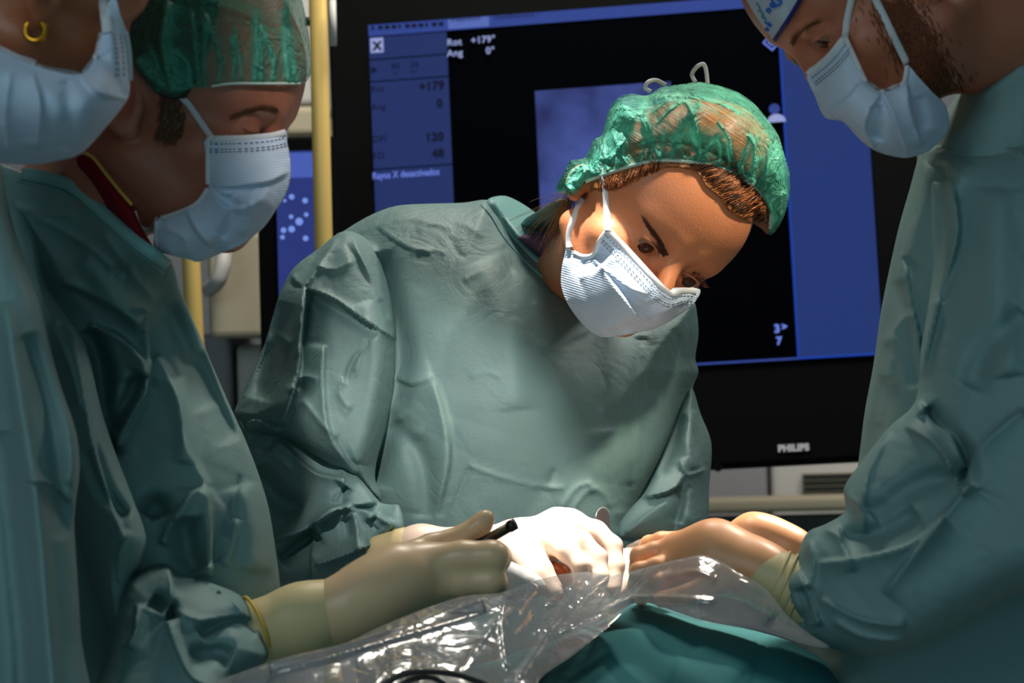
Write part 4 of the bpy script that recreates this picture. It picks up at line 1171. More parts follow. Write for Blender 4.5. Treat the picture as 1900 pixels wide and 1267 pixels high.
fsl = relief('sleeve_forearm', fa, [(470,850,2.36),(560,900,2.34),(650,950,2.28),(740,960,2.22),(700,1040,2.22),(520,1060,2.33)], [(500,900,.055),(720,980,.03),(600,1000,.05)], 75, GOWN, gown, step=3.2, gain=2.0, strokes=fstr, cr=[(3.0, 70, 61, .4, 1.3), (.7, 30, 66, .2, 1.3)])
# left sleeve
la = [(1284,720),(1300,768),(1320,822),(1316,900),(1307,985),(1240,1002),(1185,1005),(1150,1000),(1148,975),(1168,945),(1195,915),(1225,855),(1250,795),(1268,745)]
lstr = [('R', 7, 14, [(1190,922),(1225,915),(1252,905),(1268,880)]), ('g', -7, 10, [(1252,905),(1262,930),(1255,970)]), ('r', 6, 7, [(1262,850),(1275,880),(1310,870)]), ('r', -3, 4, [(1247,990),(1262,940),(1280,900)]),
        ('g', 6, 14, [(1285,760),(1275,820),(1290,870)]), ('l', 6, 14, [(1160,990),(1200,955),(1240,930)]), ('g', -6, 12, [(1262,770),(1250,830),(1225,880)])]
lsl = relief('sleeve', la, [(1290,750,2.47),(1300,900,2.42),(1200,950,2.34),(1170,1000,2.30)], 0.045, 60, GOWN, gown, step=3.2, gain=2.0, strokes=lstr, cr=[(2.5, 60, 71, .9, 1.3), (.7, 28, 76, .2, 1.3)])
# inner layers at the open neck
relief('inner_collar', [(903,374),(930,363),(955,370),(990,392),(1020,420),(1000,455),(965,445),(935,410)], [(930,370,2.50),(1020,430,2.50)], .02, 30, HEM, gown, step=4, strokes=[('l', 4, 8, [(925,372),(955,385),(1000,425)])])
relief('hood_layer', [(958,432),(972,408),(1000,390),(1036,370),(1060,375),(1048,420),(1030,445),(990,440)], [(1000,400,2.405),(1040,400,2.395)], .022, 26, HEM, gown, step=3.5)
relief('scarf', [(962,440),(1000,430),(1042,432),(1035,470),(1005,478),(980,458)], [(1000,450,2.42)], .02, 22, PURPLE, gown, step=3.5)
ribbon('red_strap', [(926,392,2.46),(938,402,2.455),(946,415,2.45),(953,422,2.45)], 9, RED, gown)

# gloved right hand working in the light
gl, glb = hand_solid('glove', GLOVE_P, W,
    [[(690,1030,2.23,34),(780,1014,2.20,36),(880,1014,2.18,36),(960,1010,2.16,40),(1035,985,2.16,38)], [(960,1015,2.15,40),(1010,1015,2.14,36)], [(1040,978,2.16,32),(1062,972,2.16,24)]],
    [[(1058,972,2.16,24),(1105,988,2.15,22),(1137,1013,2.14,18),(1143,1050,2.13,16),(1140,1090,2.12,14)],
     [(1038,985,2.14,22),(1078,1004,2.12,20),(1110,1034,2.11,17),(1115,1070,2.10,15),(1110,1100,2.10,13)],
     [(1015,1000,2.13,22),(1052,1024,2.11,19),(1078,1050,2.10,16),(1076,1085,2.10,14)],
     [(985,1020,2.13,24),(1008,1058,2.11,18),(1030,1090,2.10,14)],
     [(960,1020,2.13,28),(1000,1070,2.08,20),(1030,1100,2.07,16)]], kp=0.014)
hand_solid('glove_cuff', CUFF, gl, [[(716,1026,2.215,39),(748,1018,2.205,40)]], [[(716,1026,2.215,39),(722,1024,2.213,39)]], kf=.004)
tube('glove_rim', [P(713 + 10*math.cos(a)*.8 - 6*math.sin(a), 1026 + 40*math.sin(a), 2.215 - 0.019*math.cos(a)) for a in np.linspace(0, 2*math.pi, 17)[:-1]], 0.0012, RIM, gl, closed=True, n=6)
# gloved left hand, mostly behind the other surgeon's hand
hand_solid('glove', GLOVE_P, W, [[(1270,1030,2.32,30),(1200,1040,2.24,32),(1185,1050,2.22,30)]],
    [[(1190,1032,2.24,20),(1160,1034,2.22,15),(1152,1058,2.20,13)], [(1180,1050,2.21,20),(1152,1064,2.19,15),(1140,1080,2.18,13)],
     [(1180,1060,2.20,20),(1160,1085,2.18,14),(1145,1100,2.17,12)], [(1190,1072,2.20,18),(1175,1098,2.18,13)], [(1205,1030,2.26,20),(1175,1024,2.26,15),(1158,1040,2.25,13)]])
# ================================================================== man at left
M1 = root('person', floor_pt(200, 900, 2.05), 'person in green bouffant cap seen in profile at left, holding a black instrument', 'person')
H1 = Head((.93, -.26, .22), (.28, .96, .03), (.0835, -.031, 0), (474, 246), 1.89, scale=1.04)
body = H1.build(SKIN_M, M1, h=0.0018, neckto=(120, 400, 2.08), nr=(0.052, 0.052), lids='closed', jaw=1.08, nose=.6, short=.76)
hb = H1.bvh
H1.eye(-1, body); H1.eye(1, body)
brow('eyebrow', BROW_L, body, hb, [(517,206),(490,201),(462,207),(435,216)], 14, ((-.9, -.25), (-.95, .3)), 150, 15, 21, rad=.0002)
lash_l = []
for i in range(22):
    t = i/21; x = 450+44*t; y = 237+9*math.sin(t*3.0)
    z = ray_depth((hb,), x, y, 0.0008)
    if z: lash_l.append([P(x, y, z), P(x+2, y+3, z-.0015), P(x+5, y+5, z-.0025)])
strands('eyelashes', lash_l, 0.00022, BROW, body)
sb = poly_points([(300,175),(330,178),(345,205),(338,250),(322,262),(300,258),(288,248),(298,215)], 420, 3)
hair_patch('sideburn', BROW_L, body, hb, [(x, y, -.25, 1.0) for x, y in sb], 16, None, .35, rad=.00028, seed=3)
hair_patch('sideburn_grey', GREY_HAIR, body, hb, [(x, y, -.2, 1.0) for x, y in sb[::5]], 15, None, .45, rad=.00026, seed=5, off=.001)
hair = relief('hair', [(232,30),(250,-40),(330,-80),(390,-70),(410,-20),(395,60),(375,110),(365,150),(350,172),(345,182),(300,180),(262,140),(240,100)], [(350,50,2.0)], .1, 120, HAIR_K, body, step=5, limit=hb, off=.003, uvrot=.4)
hv = BVHTree.FromPolygons([v.co[:] for v in hair.data.vertices], [tuple(p.vertices) for p in hair.data.polygons])
# mask
mask_kit(M1, hb, [(384,254),(451,252),(500,248),(530,241),(533,263),(538,290),(539,328),(530,361),(509,394),(488,423),(452,452),(410,470),(369,486),(349,481),(320,474),(287,462),(288,427),(296,404),(328,394),(365,376),(378,361),(388,345),(382,338),(381,287)],
    [(400,260,1.875),(530,250,1.90),(535,330,1.885),(300,440,1.90),(400,470,1.88),(440,360,1.855)], .02, 80,
    [('R', 7, 16, [(390,345),(440,343),(500,335),(535,318)]), ('l', 6, 16, [(388,350),(420,385),(470,380),(500,350)]), ('R', 7, 18, [(345,385),(365,425),(390,455)]),
     ('g', -6, 12, [(425,360),(430,400),(410,440)]), ('l', 6, 14, [(440,365),(470,400),(455,440)]), ('g', 5, 12, [(470,360),(500,380),(510,395)]), ('r', 4, 7, [(300,420),(340,440),(350,475)]), ('r', 4, 6, [(400,350),(450,372),(490,372)])],
    -0.08, [(386,258),(451,257),(500,253),(530,246)], [[(387,256),(386,300),(386,342)], [(292,408),(290,435),(291,461)], [(298,405),(330,395),(365,378),(386,350)]],
    [([(394,258),(372,226),(349,193),(326,170),(300,148),(262,112)], 12), ([(294,405),(276,424),(256,416),(248,392)], 11)], relax=40)
# cap
cp = [(232,74),(228,12),(250,-60),(320,-110),(420,-125),(510,-90),(552,-30),(566,25),(574,70),(578,135),(569,151),(558,157),(493,156),(431,156),(390,161),(349,166),(328,180),(304,177),(279,168),(262,144),(242,122)]
rr = random.Random(31); plt = []
for k in range(13):
    x = 300 + k * 21 + rr.uniform(-8, 8); y = 158 if x > 380 else 172
    plt.append(('r', rr.uniform(3, 5), rr.uniform(2, 5), [(x, y), (x + rr.uniform(-10, 6), y - 50), (x + rr.uniform(-25, 5), y - rr.uniform(80, 160))]))
plt += [('l', 8, 12, [(315,160),(300,80),(310,0)]), ('R', 9, 12, [(250,110),(275,140),(310,165),(360,163)])]
cap1 = relief('bouffant_cap', cp, [(400,50,1.99),(550,100,1.985),(250,80,2.03)], [(400,150,.075),(540,140,.05),(400,0,.11),(250,100,.06)], 90, CAP, M1, step=3, strokes=plt, foldattr=True, cr=[(4.5, 50, 5, 1.5, 1.8), (2, 20, 9, .2, 1)],
    limit=merged(body, hair), off=.004, openpoly=cp[:12])
cb = BVHTree.FromPolygons([v.co[:] for v in cap1.data.vertices], [tuple(p.vertices) for p in cap1.data.polygons])
ribbon('elastic_band', [(558,155),(493,155),(431,155),(392,160)], 5, BAND, cap1, (cb, hb), off=.001, thick=.001)
# gown
t1 = [(-60,296),(0,304),(40,318),(95,326),(130,338),(165,365),(210,405),(250,440),(290,468),(318,487),(335,540),(370,620),(395,680),(430,760),(455,815),(480,880),(498,940),(510,1010),(520,1088),(520,1140),(500,1340),(-60,1340)]
s1 = [('g', -16, 20, [(166,610),(185,680),(195,770),(200,850)]), ('l', 12, 26, [(166,604),(221,627),(262,670),(270,700)]), ('l', 12, 18, [(270,576),(274,640),(270,720),(245,770),(213,830)]),
      ('g', -14, 16, [(262,690),(240,740),(205,800)]), ('R', 10, 34, [(120,520),(200,560),(260,600)]), ('l', 8, 30, [(290,660),(330,740),(345,830),(385,905)]),
      ('g', -8, 20, [(375,650),(400,740),(430,820)]), ('R', 10, 22, [(384,900),(350,930),(315,975),(300,1010)]), ('l', 14, 26, [(384,905),(386,980),(390,1070)]), ('g', -14, 30, [(340,960),(350,1020),(370,1060)]),
      ('g', -14, 24, [(275,960),(290,940),(300,960)]), ('r', 5, 8, [(440,960),(430,1010),(415,1050)]), ('r', -3, 6, [(445,880),(430,950),(420,1000)]), ('g', 8, 26, [(450,900),(470,980),(470,1060)]),
      ('r', 4, 8, [(60,400),(120,430),(180,470),(230,520)]), ('g', 6, 20, [(150,480),(220,560),(270,610)]), ('r', 4, 8, [(190,430),(240,500),(290,560)]), ('g', -6, 14, [(210,500),(240,505)]),
      ('g', -6, 18, [(310,560),(350,660),(380,760)]), ('r', 3, 6, [(20,380),(70,395),(140,400)]), ('g', 6, 18, [(320,700),(345,800),(340,860)])]
g1 = relief('surgical_gown', t1, [(60,340,1.95),(200,410,1.915),(290,470,1.885),(100,500,2.03),(300,560,2.02),(450,900,2.02),(200,900,2.03),(200,1300,2.02)], [(200,700,.10),(480,900,.085),(100,340,.03),(290,470,.03),(200,1300,.09),(460,1300,.07),(-20,800,.09)], 170, GOWN_SM, M1, step=4.5, gain=2.0, strokes=s1, cr=[(5, 150, 81, 1.2, 1.8), (1.6, 60, 85, 1.0, 1.6)])
gb = BVHTree.FromPolygons([v.co[:] for v in g1.data.vertices], [tuple(p.vertices) for p in g1.data.polygons])
ribbon('neck_hem', [(40,322),(95,332),(135,347),(168,374),(210,412),(250,447),(290,476),(312,494)], 24, HEM, g1, (gb,), off=0.003, thick=0.003)
ribbon('neck_seam', [(30,336),(92,346),(128,360),(158,384),(200,422),(240,458),(282,490),(304,508)], 3, HEM, g1, (gb,), off=0.0015, thick=0.002)
# red scrubs collar with yellow piping, navy undershirt
relief('scrubs_collar', [(90,335),(105,300),(150,285),(178,300),(210,340),(245,385),(262,420),(280,450),(292,470),(270,462),(230,430),(180,385),(140,352)], [(150,320,1.925),(280,450,1.895)], .02, 25, RED, M1, step=4,
    strokes=[('g', 4, 12, [(150,300),(200,360),(260,440)])])
relief('undershirt', [(40,330),(60,305),(120,295),(130,340)], [(90,320,2.03)], .03, 30, NAVY, M1, step=4)
ribbon('collar_piping', [(150,280,1.88),(172,292,1.875),(196,322,1.87),(222,354,1.862),(245,380,1.858)], 6, LEMON, M1)
# upper arm
ua1 = [(10,310),(42,345),(66,420),(82,520),(120,580),(158,640),(188,760),(214,840),(245,920),(271,995),(264,1040),(243,1075),(234,1190),(226,1202),(180,1110),(140,980),(105,850),(60,700),(10,560),(-40,400)]
relief('sleeve', ua1, [(40,400,1.99),(120,700,1.95),(240,1000,1.90),(220,1150,1.90)], .055, 60, GOWN_SM, g1, step=4,
    gain=2.0, strokes=[('l', 9, 18, [(120,560),(150,700),(175,840),(215,960),(228,1000)]), ('r', 4, 6, [(95,600),(130,680),(150,760)]), ('g', -8, 14, [(160,830),(190,910),(235,960)]), ('r', 4, 6, [(240,985),(222,1030),(222,1080)]), ('r', 4, 8, [(60,430),(80,560),(110,600)])], cr=[(3, 90, 91, 1.2, 1.8)])
# forearm
fa1 = [(228,1080),(258,1060),(286,1047),(312,1046),(332,1062),(385,1078),(430,1095),(457,1114),(474,1142),(489,1178),(499,1216),(480,1240),(440,1270),(400,1340),(180,1340),(200,1200)]
relief('sleeve_forearm', fa1, [(260,1100,1.90),(470,1170,1.90),(300,1250,1.86)], .055, 62, GOWN_SM, g1, step=3.6,
    gain=2.0, strokes=[('l', 12, 14, [(312,1050),(318,1090),(314,1120),(300,1150)]), ('g', -12, 14, [(280,1110),(310,1130),(320,1150)]), ('R', 8, 12, [(255,1120),(250,1170),(236,1200)]), ('g', -10, 16, [(370,1180),(430,1150),(480,1165)]),
             ('r', 6, 7, [(320,1130),(370,1150),(450,1140),(480,1160)]), ('R', 9, 16, [(310,1150),(330,1210),(360,1260),(420,1280)]), ('g', -10, 18, [(350,1220),(400,1210),(430,1220)]), ('r', 5, 6, [(395,1090),(430,1110),(450,1140)]), ('r', -4, 5, [(400,1100),(440,1105)])],
    cr=[(3.5, 70, 95, .5, 1.3)])
# glove and instrument hand
gl1, glb1 = hand_solid('glove', GLOVE, M1,
    [[(600,1142,1.915,56),(650,1128,1.915,56),(700,1098,1.92,56),(745,1072,1.93,55),(800,1062,1.94,50)], [(700,1110,1.925,50),(790,1085,1.95,46)]],
    [[(790,1045,1.935,36),(860,1034,1.93,31),(914,1032,1.925,29),(922,1034,1.955,26),(895,1040,1.985,22)],
     [(790,1080,1.935,32),(860,1080,1.93,28),(912,1080,1.925,26),(918,1082,1.955,23),(890,1082,1.985,20)],
     [(790,1100,1.95,30),(850,1108,1.955,22),(885,1112,1.96,20),(870,1110,1.99,18)],
     [(780,1110,1.97,26),(830,1125,1.985,18),(855,1130,1.99,16),(845,1125,2.01,14)],
     [(735,1045,1.955,34),(800,1014,1.97,24),(862,994,1.975,21),(893,972,1.975,20),(901,962,1.975,17)]], kp=.02, kf=.007, h=.0017)
hand_solid('glove_cuff', CUFF, gl1, [[(478,1176,1.905,60),(560,1150,1.912,59),(668,1118,1.92,57)]], [[(478,1176,1.905,60),(486,1174,1.905,60)]], h=.0022)
tube('glove_rim', [P(476 + 14*math.cos(a) + 22*math.sin(a), 1166 + 58*math.sin(a), 1.905 - 0.028*math.cos(a)) for a in np.linspace(0, 2*math.pi, 21)[:-1]], 0.0016, RIM, gl1, closed=True, n=6)

# ================================================================== person at the far left edge
M0 = root('person', floor_pt(-60, 900, 1.78), 'person at the left edge in pale blue mask with gold hoop earring, nearest the viewer', 'person')
H0 = Head((.62, -.42, -.55), (.42, .88, -.10), (-.004, -.082, -.034), (66, 46), 1.66, scale=.98)
body = H0.build(SKIN_D, M0, h=0.002, neckto=(-120, 215, 1.80), nr=(0.040, 0.042), nose=.5, short=.8)
hb = H0.bvh
mask_kit(M0, hb, [(-70,70),(-20,88),(0,93),(40,112),(100,132),(150,137),(176,108),(188,62),(196,20),(212,-10),(224,30),(238,70),(240,120),(240,172),(232,192),(200,232),(150,285),(100,300),(60,306),(0,302),(-60,296),(-80,180)],
    [(0,200,1.66),(150,200,1.655),(235,100,1.70),(60,300,1.70)], .035, 110,
    [('l', 6, 18, [(60,135),(75,200),(70,280)]), ('g', -6, 16, [(120,150),(130,210),(120,280)]), ('R', 6, 14, [(150,140),(180,170),(236,185)]), ('g', -5, 14, [(190,100),(215,150),(235,180)]), ('r', 4, 8, [(20,130),(10,220),(20,290)])],
    -.5, [(232,60),(238,100),(240,150)], [[(188,62),(176,108),(152,134)], [(150,136),(100,130),(60,120)]],
    [([(66,120),(30,106),(0,92),(-40,80)], 16), ([(200,60),(196,30),(190,-10)], 20)], relax=30, off=.004)
er = root('hoop_earring', tuple(P(64, 56, 1.60)), None, None); er.parent = M0; er.matrix_parent_inverse = M0.matrix_world.inverted()
ez = ray_depth((hb,), 62, 44, 0.012, 1.60)
tube('hoop', [P(65 + 18*math.cos(a), 56 + 19*math.sin(a), ez + .004*math.sin(a*.5)) for a in np.linspace(-0.9, math.pi + .9, 14)], [.0012]+[.0018]*12+[.0012], GOLD, er, n=10)
g0 = relief('surgical_gown', [(-80,286),(-20,296),(2,304),(8,340),(20,400),(44,480),(74,560),(92,640),(114,720),(141,800),(148,870),(138,960),(143,1060),(150,1180),(153,1340),(-80,1340)],
    [(0,500,1.79),(60,1000,1.77)], .08, 110, GOWN_SM, M0, Tb=.03, step=4.5,
    gain=2.0, strokes=[('g', 9, 16, [(10,560),(40,760),(70,960),(95,1250),(100,1360)]), ('g', -9, 18, [(50,620),(100,800),(120,1000)]), ('r', 4, 8, [(120,740),(135,860),(125,900)]), ('g', -8, 20, [(0,800),(20,1000),(40,1200),(44,1360)]), ('R', 6, 12, [(50,890),(100,900),(130,930)])], cr=[(4, 120, 99, 1.4, 2)])

# ================================================================== bearded man at right
M2 = root('person', floor_pt(1850, 900, 2.05), 'bearded person at right in printed cap and teal gown, bending down and facing left', 'person')
H2 = Head((-.72, -.60, .22), (-.64, .76, .04), (.0835, .031, 0), (1514, 76), 1.94, scale=1.0)
body = H2.build(SKIN_R, M2, h=0.0018, neckto=(1980, 50, 2.06), nr=(0.056, 0.064), jaw=1.1, lids='open', nose=.25, short=.88, look=-.003)
hb = H2.bvh
H2.eye(1, body, gaze=(.8, 0, -.62)); H2.eye(-1, body, gaze=(.8, 0, -.62))
brow('eyebrow', BROW_L, body, hb, [(1468,84),(1480,66),(1500,50),(1518,42)], 10, ((.3, -.9), (.8, -.5)), 100, 12, 41, rad=.0002)
bd = [(1705 + random.Random(i).gauss(0, 24) + (random.Random(i+9999).uniform(-1, 1)) * 48, 95 + random.Random(i+9999).uniform(-1, 1) * 95 + random.Random(i+5).gauss(0, 8)) for i in range(2200)]
hair_patch('beard', BEARD, body, hb, [(x, y, .35, .9) for x, y in bd], 17, None, .35, rad=.0003, seed=9)
mask_kit(M2, hb, [(1496,134),(1519,116),(1536,100),(1549,83),(1563,66),(1572,70),(1582,93),(1605,149),(1638,170),(1675,154),(1682,120),(1701,139),(1731,172),(1755,196),(1760,240),(1730,275),(1701,289),(1675,293),(1629,282),(1599,262),(1562,225),(1531,219),(1512,179)],
    [(1500,140,1.955),(1570,80,1.915),(1740,200,1.93),(1680,280,1.93),(1600,200,1.90)], .02, 80,
    [('R', 6, 12, [(1602,150),(1570,185),(1535,205)]), ('l', 7, 16, [(1636,170),(1615,200),(1605,240),(1625,278)]), ('g', -7, 12, [(1625,195),(1630,235),(1625,260)]), ('R', 6, 14, [(1638,172),(1660,220),(1685,285)]), ('l', 8, 16, [(1680,150),(1690,210),(1710,270)]), ('g', -6, 14, [(1700,180),(1715,240)])],
    .65, [(1498,139),(1521,121),(1539,105),(1553,88),(1566,71)], [[(1568,68),(1580,95),(1605,150)], [(1605,150),(1620,160),(1638,170),(1658,162),(1677,153),(1683,122)]],
    [([(1568,68),(1572,35),(1582,-12)], 13), ([(1683,118),(1660,72),(1636,22),(1618,-14)], 14)], relax=40)
capp = [(1336,-70),(1378,-10),(1400,26),(1428,66),(1438,76),(1450,62),(1470,28),(1490,-8),(1525,-70),(1440,-140)]
cap2 = relief('printed_cap', capp, [(1430,0,2.0)], .07, 60, CAPPRINT, M2, step=4, limit=hb, off=.003, openpoly=capp[:5])
cb = BVHTree.FromPolygons([v.co[:] for v in cap2.data.vertices], [tuple(p.vertices) for p in cap2.data.polygons])
ribbon('cap_band', [(1436,76),(1447,60),(1464,34),(1482,4),(1500,-30)], 8, NAVYBAND, cap2, (cb, hb), off=.002, thick=.002)
for i, (s_, x, y, sz, m_) in enumerate((('S', 1420, 40, 11, PRINTTEAL), ('S', 1414, 29, 11, PRINTTEAL), ('E', 1409, 18, 11, PRINTTEAL), ('R', 1404, 7, 11, PRINTTEAL), ('n', 1430, 22, 14, PRINTBLUE), ('o', 1437, 12, 14, PRINTBLUE),
                                       ('u', 1426, 56, 10, PRINTBLUE), ('k', 1431, 48, 10, PRINTBLUE), ('G', 1448, 8, 20, PRINTBLUE))):
    z = ray_depth((cb,), x, y, .002)
    if z is None: continue
    cu = bpy.data.curves.new('printed_letter', 'FONT'); cu.body = s_; cu.size = sz / FPX * z * 1.4; cu.extrude = .0003; cu.align_x = 'CENTER'; cu.offset = .0004
    o = bpy.data.objects.new('t', cu); COL.objects.link(o)
    M = Matrix(((CR[0], CU[0], 0), (0, 0, -1), (CR[2], CU[2], 0))).to_4x4() @ Matrix.Rotation(-2.2 if i < 4 else .9, 4, 'Z'); M.translation = Vector(P(x, y, z))
    me = bpy.data.meshes.new_from_object(o.evaluated_get(bpy.context.evaluated_depsgraph_get())); me.transform(M); bpy.data.objects.remove(o)
    link('printed_letter', me, m_, cap2)
t2 = [(2010,-30),(1905,42),(1870,65),(1820,110),(1790,155),(1760,200),(1730,240),(1705,290),(1688,350),(1668,420),(1650,500),(1635,575),(1620,680),(1605,760),(1596,830),(1586,900),(1560,1000),(1520,1100),(1500,1200),(1480,1340),(2010,1340)]
g2 = relief('surgical_gown', t2, [(1700,500,2.09),(1900,200,2.06),(1900,900,2.05),(1600,1100,2.10)], [(1750,600,.11),(1900,300,.09),(1700,1200,.10)], 150, GOWN_SM, M2, step=4.5,
    gain=2.0, strokes=[('l', 7, 16, [(1675,470),(1690,560),(1705,640),(1705,740)]), ('r', 4, 8, [(1640,640),(1672,600),(1690,580)]), ('g', -8, 18, [(1650,700),(1625,800),(1612,860)]), ('r', 4, 8, [(1660,620),(1650,700),(1630,790)]), ('g', -6, 14, [(1670,520),(1690,640),(1700,720)]),
             ('r', 3, 8, [(1820,180),(1860,150),(1900,120)]), ('g', 6, 18, [(1720,300),(1700,400),(1680,480)])], cr=[(4, 120, 111, 1.4, 1.8)])
a2_ = [(2010,236),(1880,256),(1800,260),(1753,262),(1722,282),(1722,380),(1728,480),(1722,560),(1708,650),(1698,745),(1650,792),(1602,852),(1566,905),(1568,948),(1532,972),(1500,986),(1484,1015),(1476,1048),(1453,1078),(1458,1120),(1476,1145),(1482,1168),(1500,1186),(1560,1208),(1620,1217),(1700,1202),(1800,1152),(1870,1112),(2010,1050)]
s2 = [('R', 6, 12, [(1735,275),(1780,262),(1850,268),(1900,290)]), ('g', -8, 14, [(1745,300),(1752,420),(1738,560)]), ('l', 9, 26, [(1762,330),(1775,430),(1740,560),(1708,700)]), ('r', 4, 8, [(1800,300),(1770,360),(1760,420)]),
      ('g', -14, 20, [(1715,760),(1750,800),(1790,850),(1790,900)]), ('l', 14, 26, [(1700,742),(1730,790),(1765,815),(1790,870)]), ('R', 10, 18, [(1680,790),(1740,830),(1790,920)]), ('r', 8, 9, [(1650,800),(1610,880),(1600,940)]),
      ('r', 7, 8, [(1570,915),(1600,950),(1600,990)]), ('l', 10, 20, [(1520,1045),(1600,1035),(1690,1010),(1750,960)]), ('g', -10, 20, [(1560,1000),(1640,985),(1700,950)]), ('R', 9, 24, [(1800,900),(1720,1000),(1640,1100)]),
      ('g', -8, 22, [(1760,880),(1700,900),(1620,960)]), ('l', 8, 18, [(1480,1060),(1500,1100),(1520,1160)]), ('r', 7, 8, [(1500,1000),(1510,1050),(1500,1090)]), ('g', -9, 12, [(1486,1090),(1500,1130),(1490,1170)]), ('r', 6, 9, [(1520,1110),(1600,1150),(1680,1160)]),
      ('R', 8, 26, [(1900,760),(1820,830),(1790,900)]), ('g', 8, 40, [(1850,350),(1850,550),(1870,700)]), ('g', -7, 26, [(1900,580),(1840,640),(1800,720)]), ('r', 5, 8, [(1545,1150),(1600,1180),(1680,1190)]), ('r', 6, 9, [(1530,980),(1560,1000),(1580,1060)])]
relief('sleeve', a2_, [(1850,300,2.02),(1800,600,1.97),(1850,1000,1.92),(1500,1080,1.96),(1700,1000,1.93)], [(1850,500,.085),(1500,1080,.05),(1700,1050,.08)], 105, GOWN_SM, g2, step=4, gain=2.0, strokes=s2, cr=[(4, 100, 121, .9, 1.5), (1.6, 44, 125, .6, 1.3)])
gl2, glb2 = hand_solid('glove', GLOVE_T, M2,
    [[(1480,1095,1.965,54),(1410,1062,1.98,50),(1370,1045,1.99,48),(1325,1018,2.00,47),(1262,1020,2.02,36)], [(1330,1050,1.99,44),(1262,1050,2.01,32)]],
    [[(1272,1006,2.05,23),(1228,1004,2.05,17),(1204,1009,2.06,15),(1188,1030,2.07,13)],
     [(1262,1020,2.02,24),(1215,1024,2.02,19),(1187,1032,2.02,18),(1180,1058,2.04,15)],
     [(1262,1044,2.01,24),(1218,1052,2.00,18),(1186,1060,2.0,17),(1178,1086,2.02,15)],
     [(1268,1066,2.00,22),(1225,1080,1.99,16),(1198,1092,2.0,15),(1190,1112,2.02,13)],
     [(1340,1075,1.97,26),(1275,1104,1.97,19),(1228,1112,1.98,16)]], kp=.018, kf=.005)
hand_solid('glove_cuff', CUFF, gl2, [[(1424,1072,1.976,56),(1500,1105,1.962,66)]], [[(1424,1072,1.976,56),(1428,1074,1.976,56)]], h=.002)
for k in range(5):
    ax_ = np.array([76., 33.]) / 82.9; c0 = np.array([1428., 1074.]) + ax_ * 15 * k; r_ = 58 + 2.2 * k; nn = np.array([-ax_[1], ax_[0]])
    tube('cuff_wrinkle', [P(c0[0] + nn[0]*r_*math.sin(a), c0[1] + nn[1]*r_*math.sin(a), 1.976 - .003*k - r_/FPX*1.975*math.cos(a)) for a in np.linspace(0, 2*math.pi, 25)[:-1]], .0014, CUFF, gl2, n=6, closed=True)
hand_solid('glove', GLOVE_T, M2, [[(1530,1052,2.14,30),(1470,1020,2.14,32),(1430,1003,2.15,33),(1395,994,2.15,33),(1352,1008,2.16,26)]],
    [[(1365,990,2.17,20),(1320,1000,2.18,16),(1290,1020,2.18,14)], [(1360,1000,2.16,20),(1310,1015,2.16,16),(1280,1035,2.16,14)], [(1360,1015,2.15,20),(1310,1035,2.15,15),(1285,1052,2.15,13)],
     [(1365,1028,2.15,18),(1325,1050,2.14,14),(1300,1062,2.14,12)], [(1400,1020,2.13,20),(1350,1050,2.12,17),(1310,1065,2.12,14)]])
# ================================================================== table, drapes, plastic, instruments
def fp(x, y, Y): return tuple(float(v) for v in P(x, y, Y))
DR = relief('surgical_drape', [(600,1360),(640,1310),(720,1275),(860,1242),(960,1210),(1060,1178),(1130,1145),(1185,1117),(1240,1130),(1300,1150),(1400,1170),(1480,1196),(1540,1240),(1580,1360)],
    [(400,1280,1.93),(900,1160,2.04),(1185,1120,2.05),(1500,1210,2.01),(900,1340,1.86),(1300,1300,1.90)], .04, 60, DRAPE, None, step=5,
    strokes=[('g', 8, 60, [(1100,1180),(1250,1200),(1400,1240)]), ('r', 3, 10, [(1420,1220),(1480,1210),(1520,1250)]), ('g', -6, 40, [(1000,1240),(1150,1220),(1250,1250)]), ('g', 5, 26, [(1300,1190),(1380,1250)])], cr=[(5, 160, 131, .2, 1.6)])
tag(DR, 'deep teal surgical drape over the patient, at the bottom of the view', 'drape')
TI = relief('tissue', [(1022,1046),(1040,1044),(1056,1054),(1062,1075),(1040,1100),(1015,1090)], [(1040,1070,2.13)], .01, 14, TISSUE, None, step=3)
TI.name = 'operation_site'; tag(TI, 'small orange patch of patient skin between the brightly lit gloved fingers', 'operation site')
GZ = relief('gauze_pad', [(925,1030),(945,1040),(985,1058),(1012,1080),(1008,1104),(930,1110),(915,1070)], [(960,1070,2.07)], .015, 22, GAUZE, None, step=3, cr=[(2, 30, 7, .3, 1)])
tag(GZ, 'white gauze under the brightly lit gloved hand', 'gauze')
rr = random.Random(77); pst = []
for k in range(26):
    x, y = rr.uniform(960, 1120), rr.uniform(1085, 1215)
    if y > 1085 + (1160 - x) * .75: continue
    a_ = rr.uniform(-1.0, -.3); l_ = rr.uniform(18, 50)
    pst.append((rr.choice('rlR'), rr.uniform(3, 6), rr.uniform(3, 6), [(x - math.cos(a_)*l_, y - math.sin(a_)*l_), (x + rr.uniform(-5, 5), y), (x + math.cos(a_)*l_, y + math.sin(a_)*l_)]))
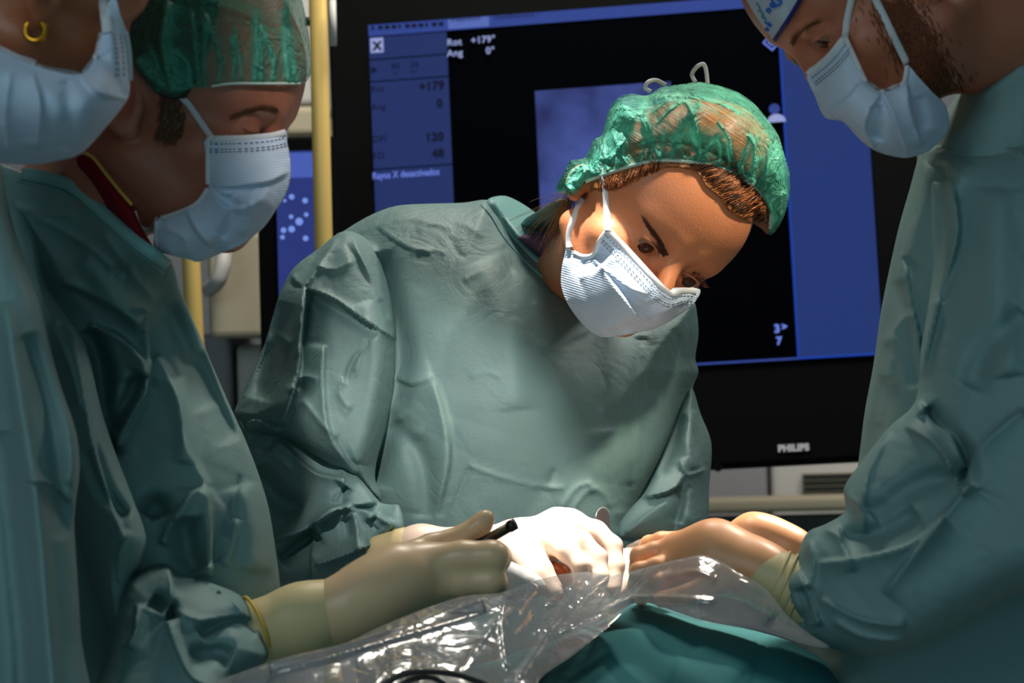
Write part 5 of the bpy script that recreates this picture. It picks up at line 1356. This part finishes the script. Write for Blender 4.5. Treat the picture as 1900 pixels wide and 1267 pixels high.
PL = relief('plastic_sheet', [(395,1345),(400,1268),(440,1250),(500,1228),(560,1212),(640,1193),(700,1165),(760,1140),(820,1118),(860,1106),(900,1102),(935,1098),(990,1078),(1040,1066),(1090,1061),(1130,1068),(1150,1064),(1175,1059),(1230,1045),(1300,1029),(1335,1040),(1375,1064),(1420,1092),(1460,1140),(1500,1175),(1540,1200),(1500,1197),(1440,1178),(1400,1168),(1320,1158),(1250,1140),(1185,1121),(1130,1162),(1060,1218),(1000,1262),(960,1345)],
    [(420,1290,1.76),(560,1220,1.785),(700,1170,1.82),(860,1110,1.865),(940,1110,1.88),(1090,1070,2.03),(1180,1070,1.97),(1300,1035,1.93),(1400,1100,1.90),(1520,1190,1.88),(1100,1180,1.90),(900,1250,1.76),(1000,1160,1.89)],
    0.002, 10, PLASTIC, None, step=3, back=False,
    strokes=[('r', 5, 6, [(1000,1180),(1060,1160),(1120,1135),(1175,1110),(1240,1108),(1330,1115)]), ('r', 5, 7, [(500,1245),(650,1208),(780,1170),(880,1140),(940,1120)]), ('l', 6, 12, [(430,1262),(600,1222),(720,1178),(860,1118)]),
             ('R', 7, 12, [(940,1100),(930,1160),(940,1240)]), ('r', 5, 7, [(950,1110),(900,1180),(850,1250)]), ('r', 6, 8, [(1090,1070),(1050,1120),(1000,1200),(960,1260)]), ('r', 5, 8, [(1150,1070),(1090,1120),(1040,1170)]),
             ('r', 4, 7, [(1240,1070),(1290,1060),(1330,1075)]), ('g', 6, 14, [(1390,1070),(1400,1110),(1430,1150)]), ('r', 3, 5, [(1090,1063),(1060,1078),(1000,1082)])] + pst,
    cr=[(4, 110, 141, .6, 1.8), (1.0, 36, 144, -.3, 1.5)])
tag(PL, 'clear crumpled plastic sheet draped over the teal drape, in front of the gloved hands', 'plastic sheet')
ribbon('sheet_fold', [(500,1240,1.765),(600,1222,1.78),(700,1190,1.80),(800,1160,1.83),(900,1125,1.84)], 26, PLASTIC, PL)
CB = tube('black_cable', [P(690,1290,1.72), P(735,1256,1.72), P(780,1246,1.72), P(840,1250,1.72), P(900,1270,1.72), P(950,1300,1.72)], 0.0024, BLACKP, None, n=10)
tag(CB, 'black cable looping over the plastic at the bottom edge', 'cable')
CB2 = tube('black_cable', [P(720,1290,1.725), P(760,1262,1.725), P(805,1258,1.725), P(850,1290,1.725)], 0.0022, BLACKP, None, n=10)
tag(CB2, 'second black cable loop, inside and below the larger loop at the bottom edge', 'cable')
# black instrument
IN = root('cautery_pencil', fp(905, 1003, 1.95), 'black rod-shaped instrument held between thumb and finger of the left gloved hand', 'instrument')
tube('barrel', [P(858,1022,1.955), P(900,1003,1.95), P(946,977,1.945)], 0.0042, BLACKP, IN, n=12, smooth_n=0)
tube('end_cap', [P(944,978,1.945), P(957,971,1.944)], 0.0050, BLACKP, IN, n=12, smooth_n=0)
tube('button_strip', [P(905,996,1.9455), P(938,979,1.9405)], 0.0018, mat('button_brown', lin(92, 70, 40), .5), IN, n=8, smooth_n=0)
# steel blade
BL = relief('retractor', [(1106,1000),(1105,962),(1108,948),(1116,941),(1125,942),(1131,952),(1132,975),(1131,1005),(1118,1012)], [(1118,950,2.175),(1118,1005,2.165)], .0016, 8, STEEL, None, step=2, strokes=[('g', -1.5, 8, [(1118,955),(1118,1000)])])
tag(BL, 'shiny steel rounded blade standing up behind the brightly lit glove', 'retractor')
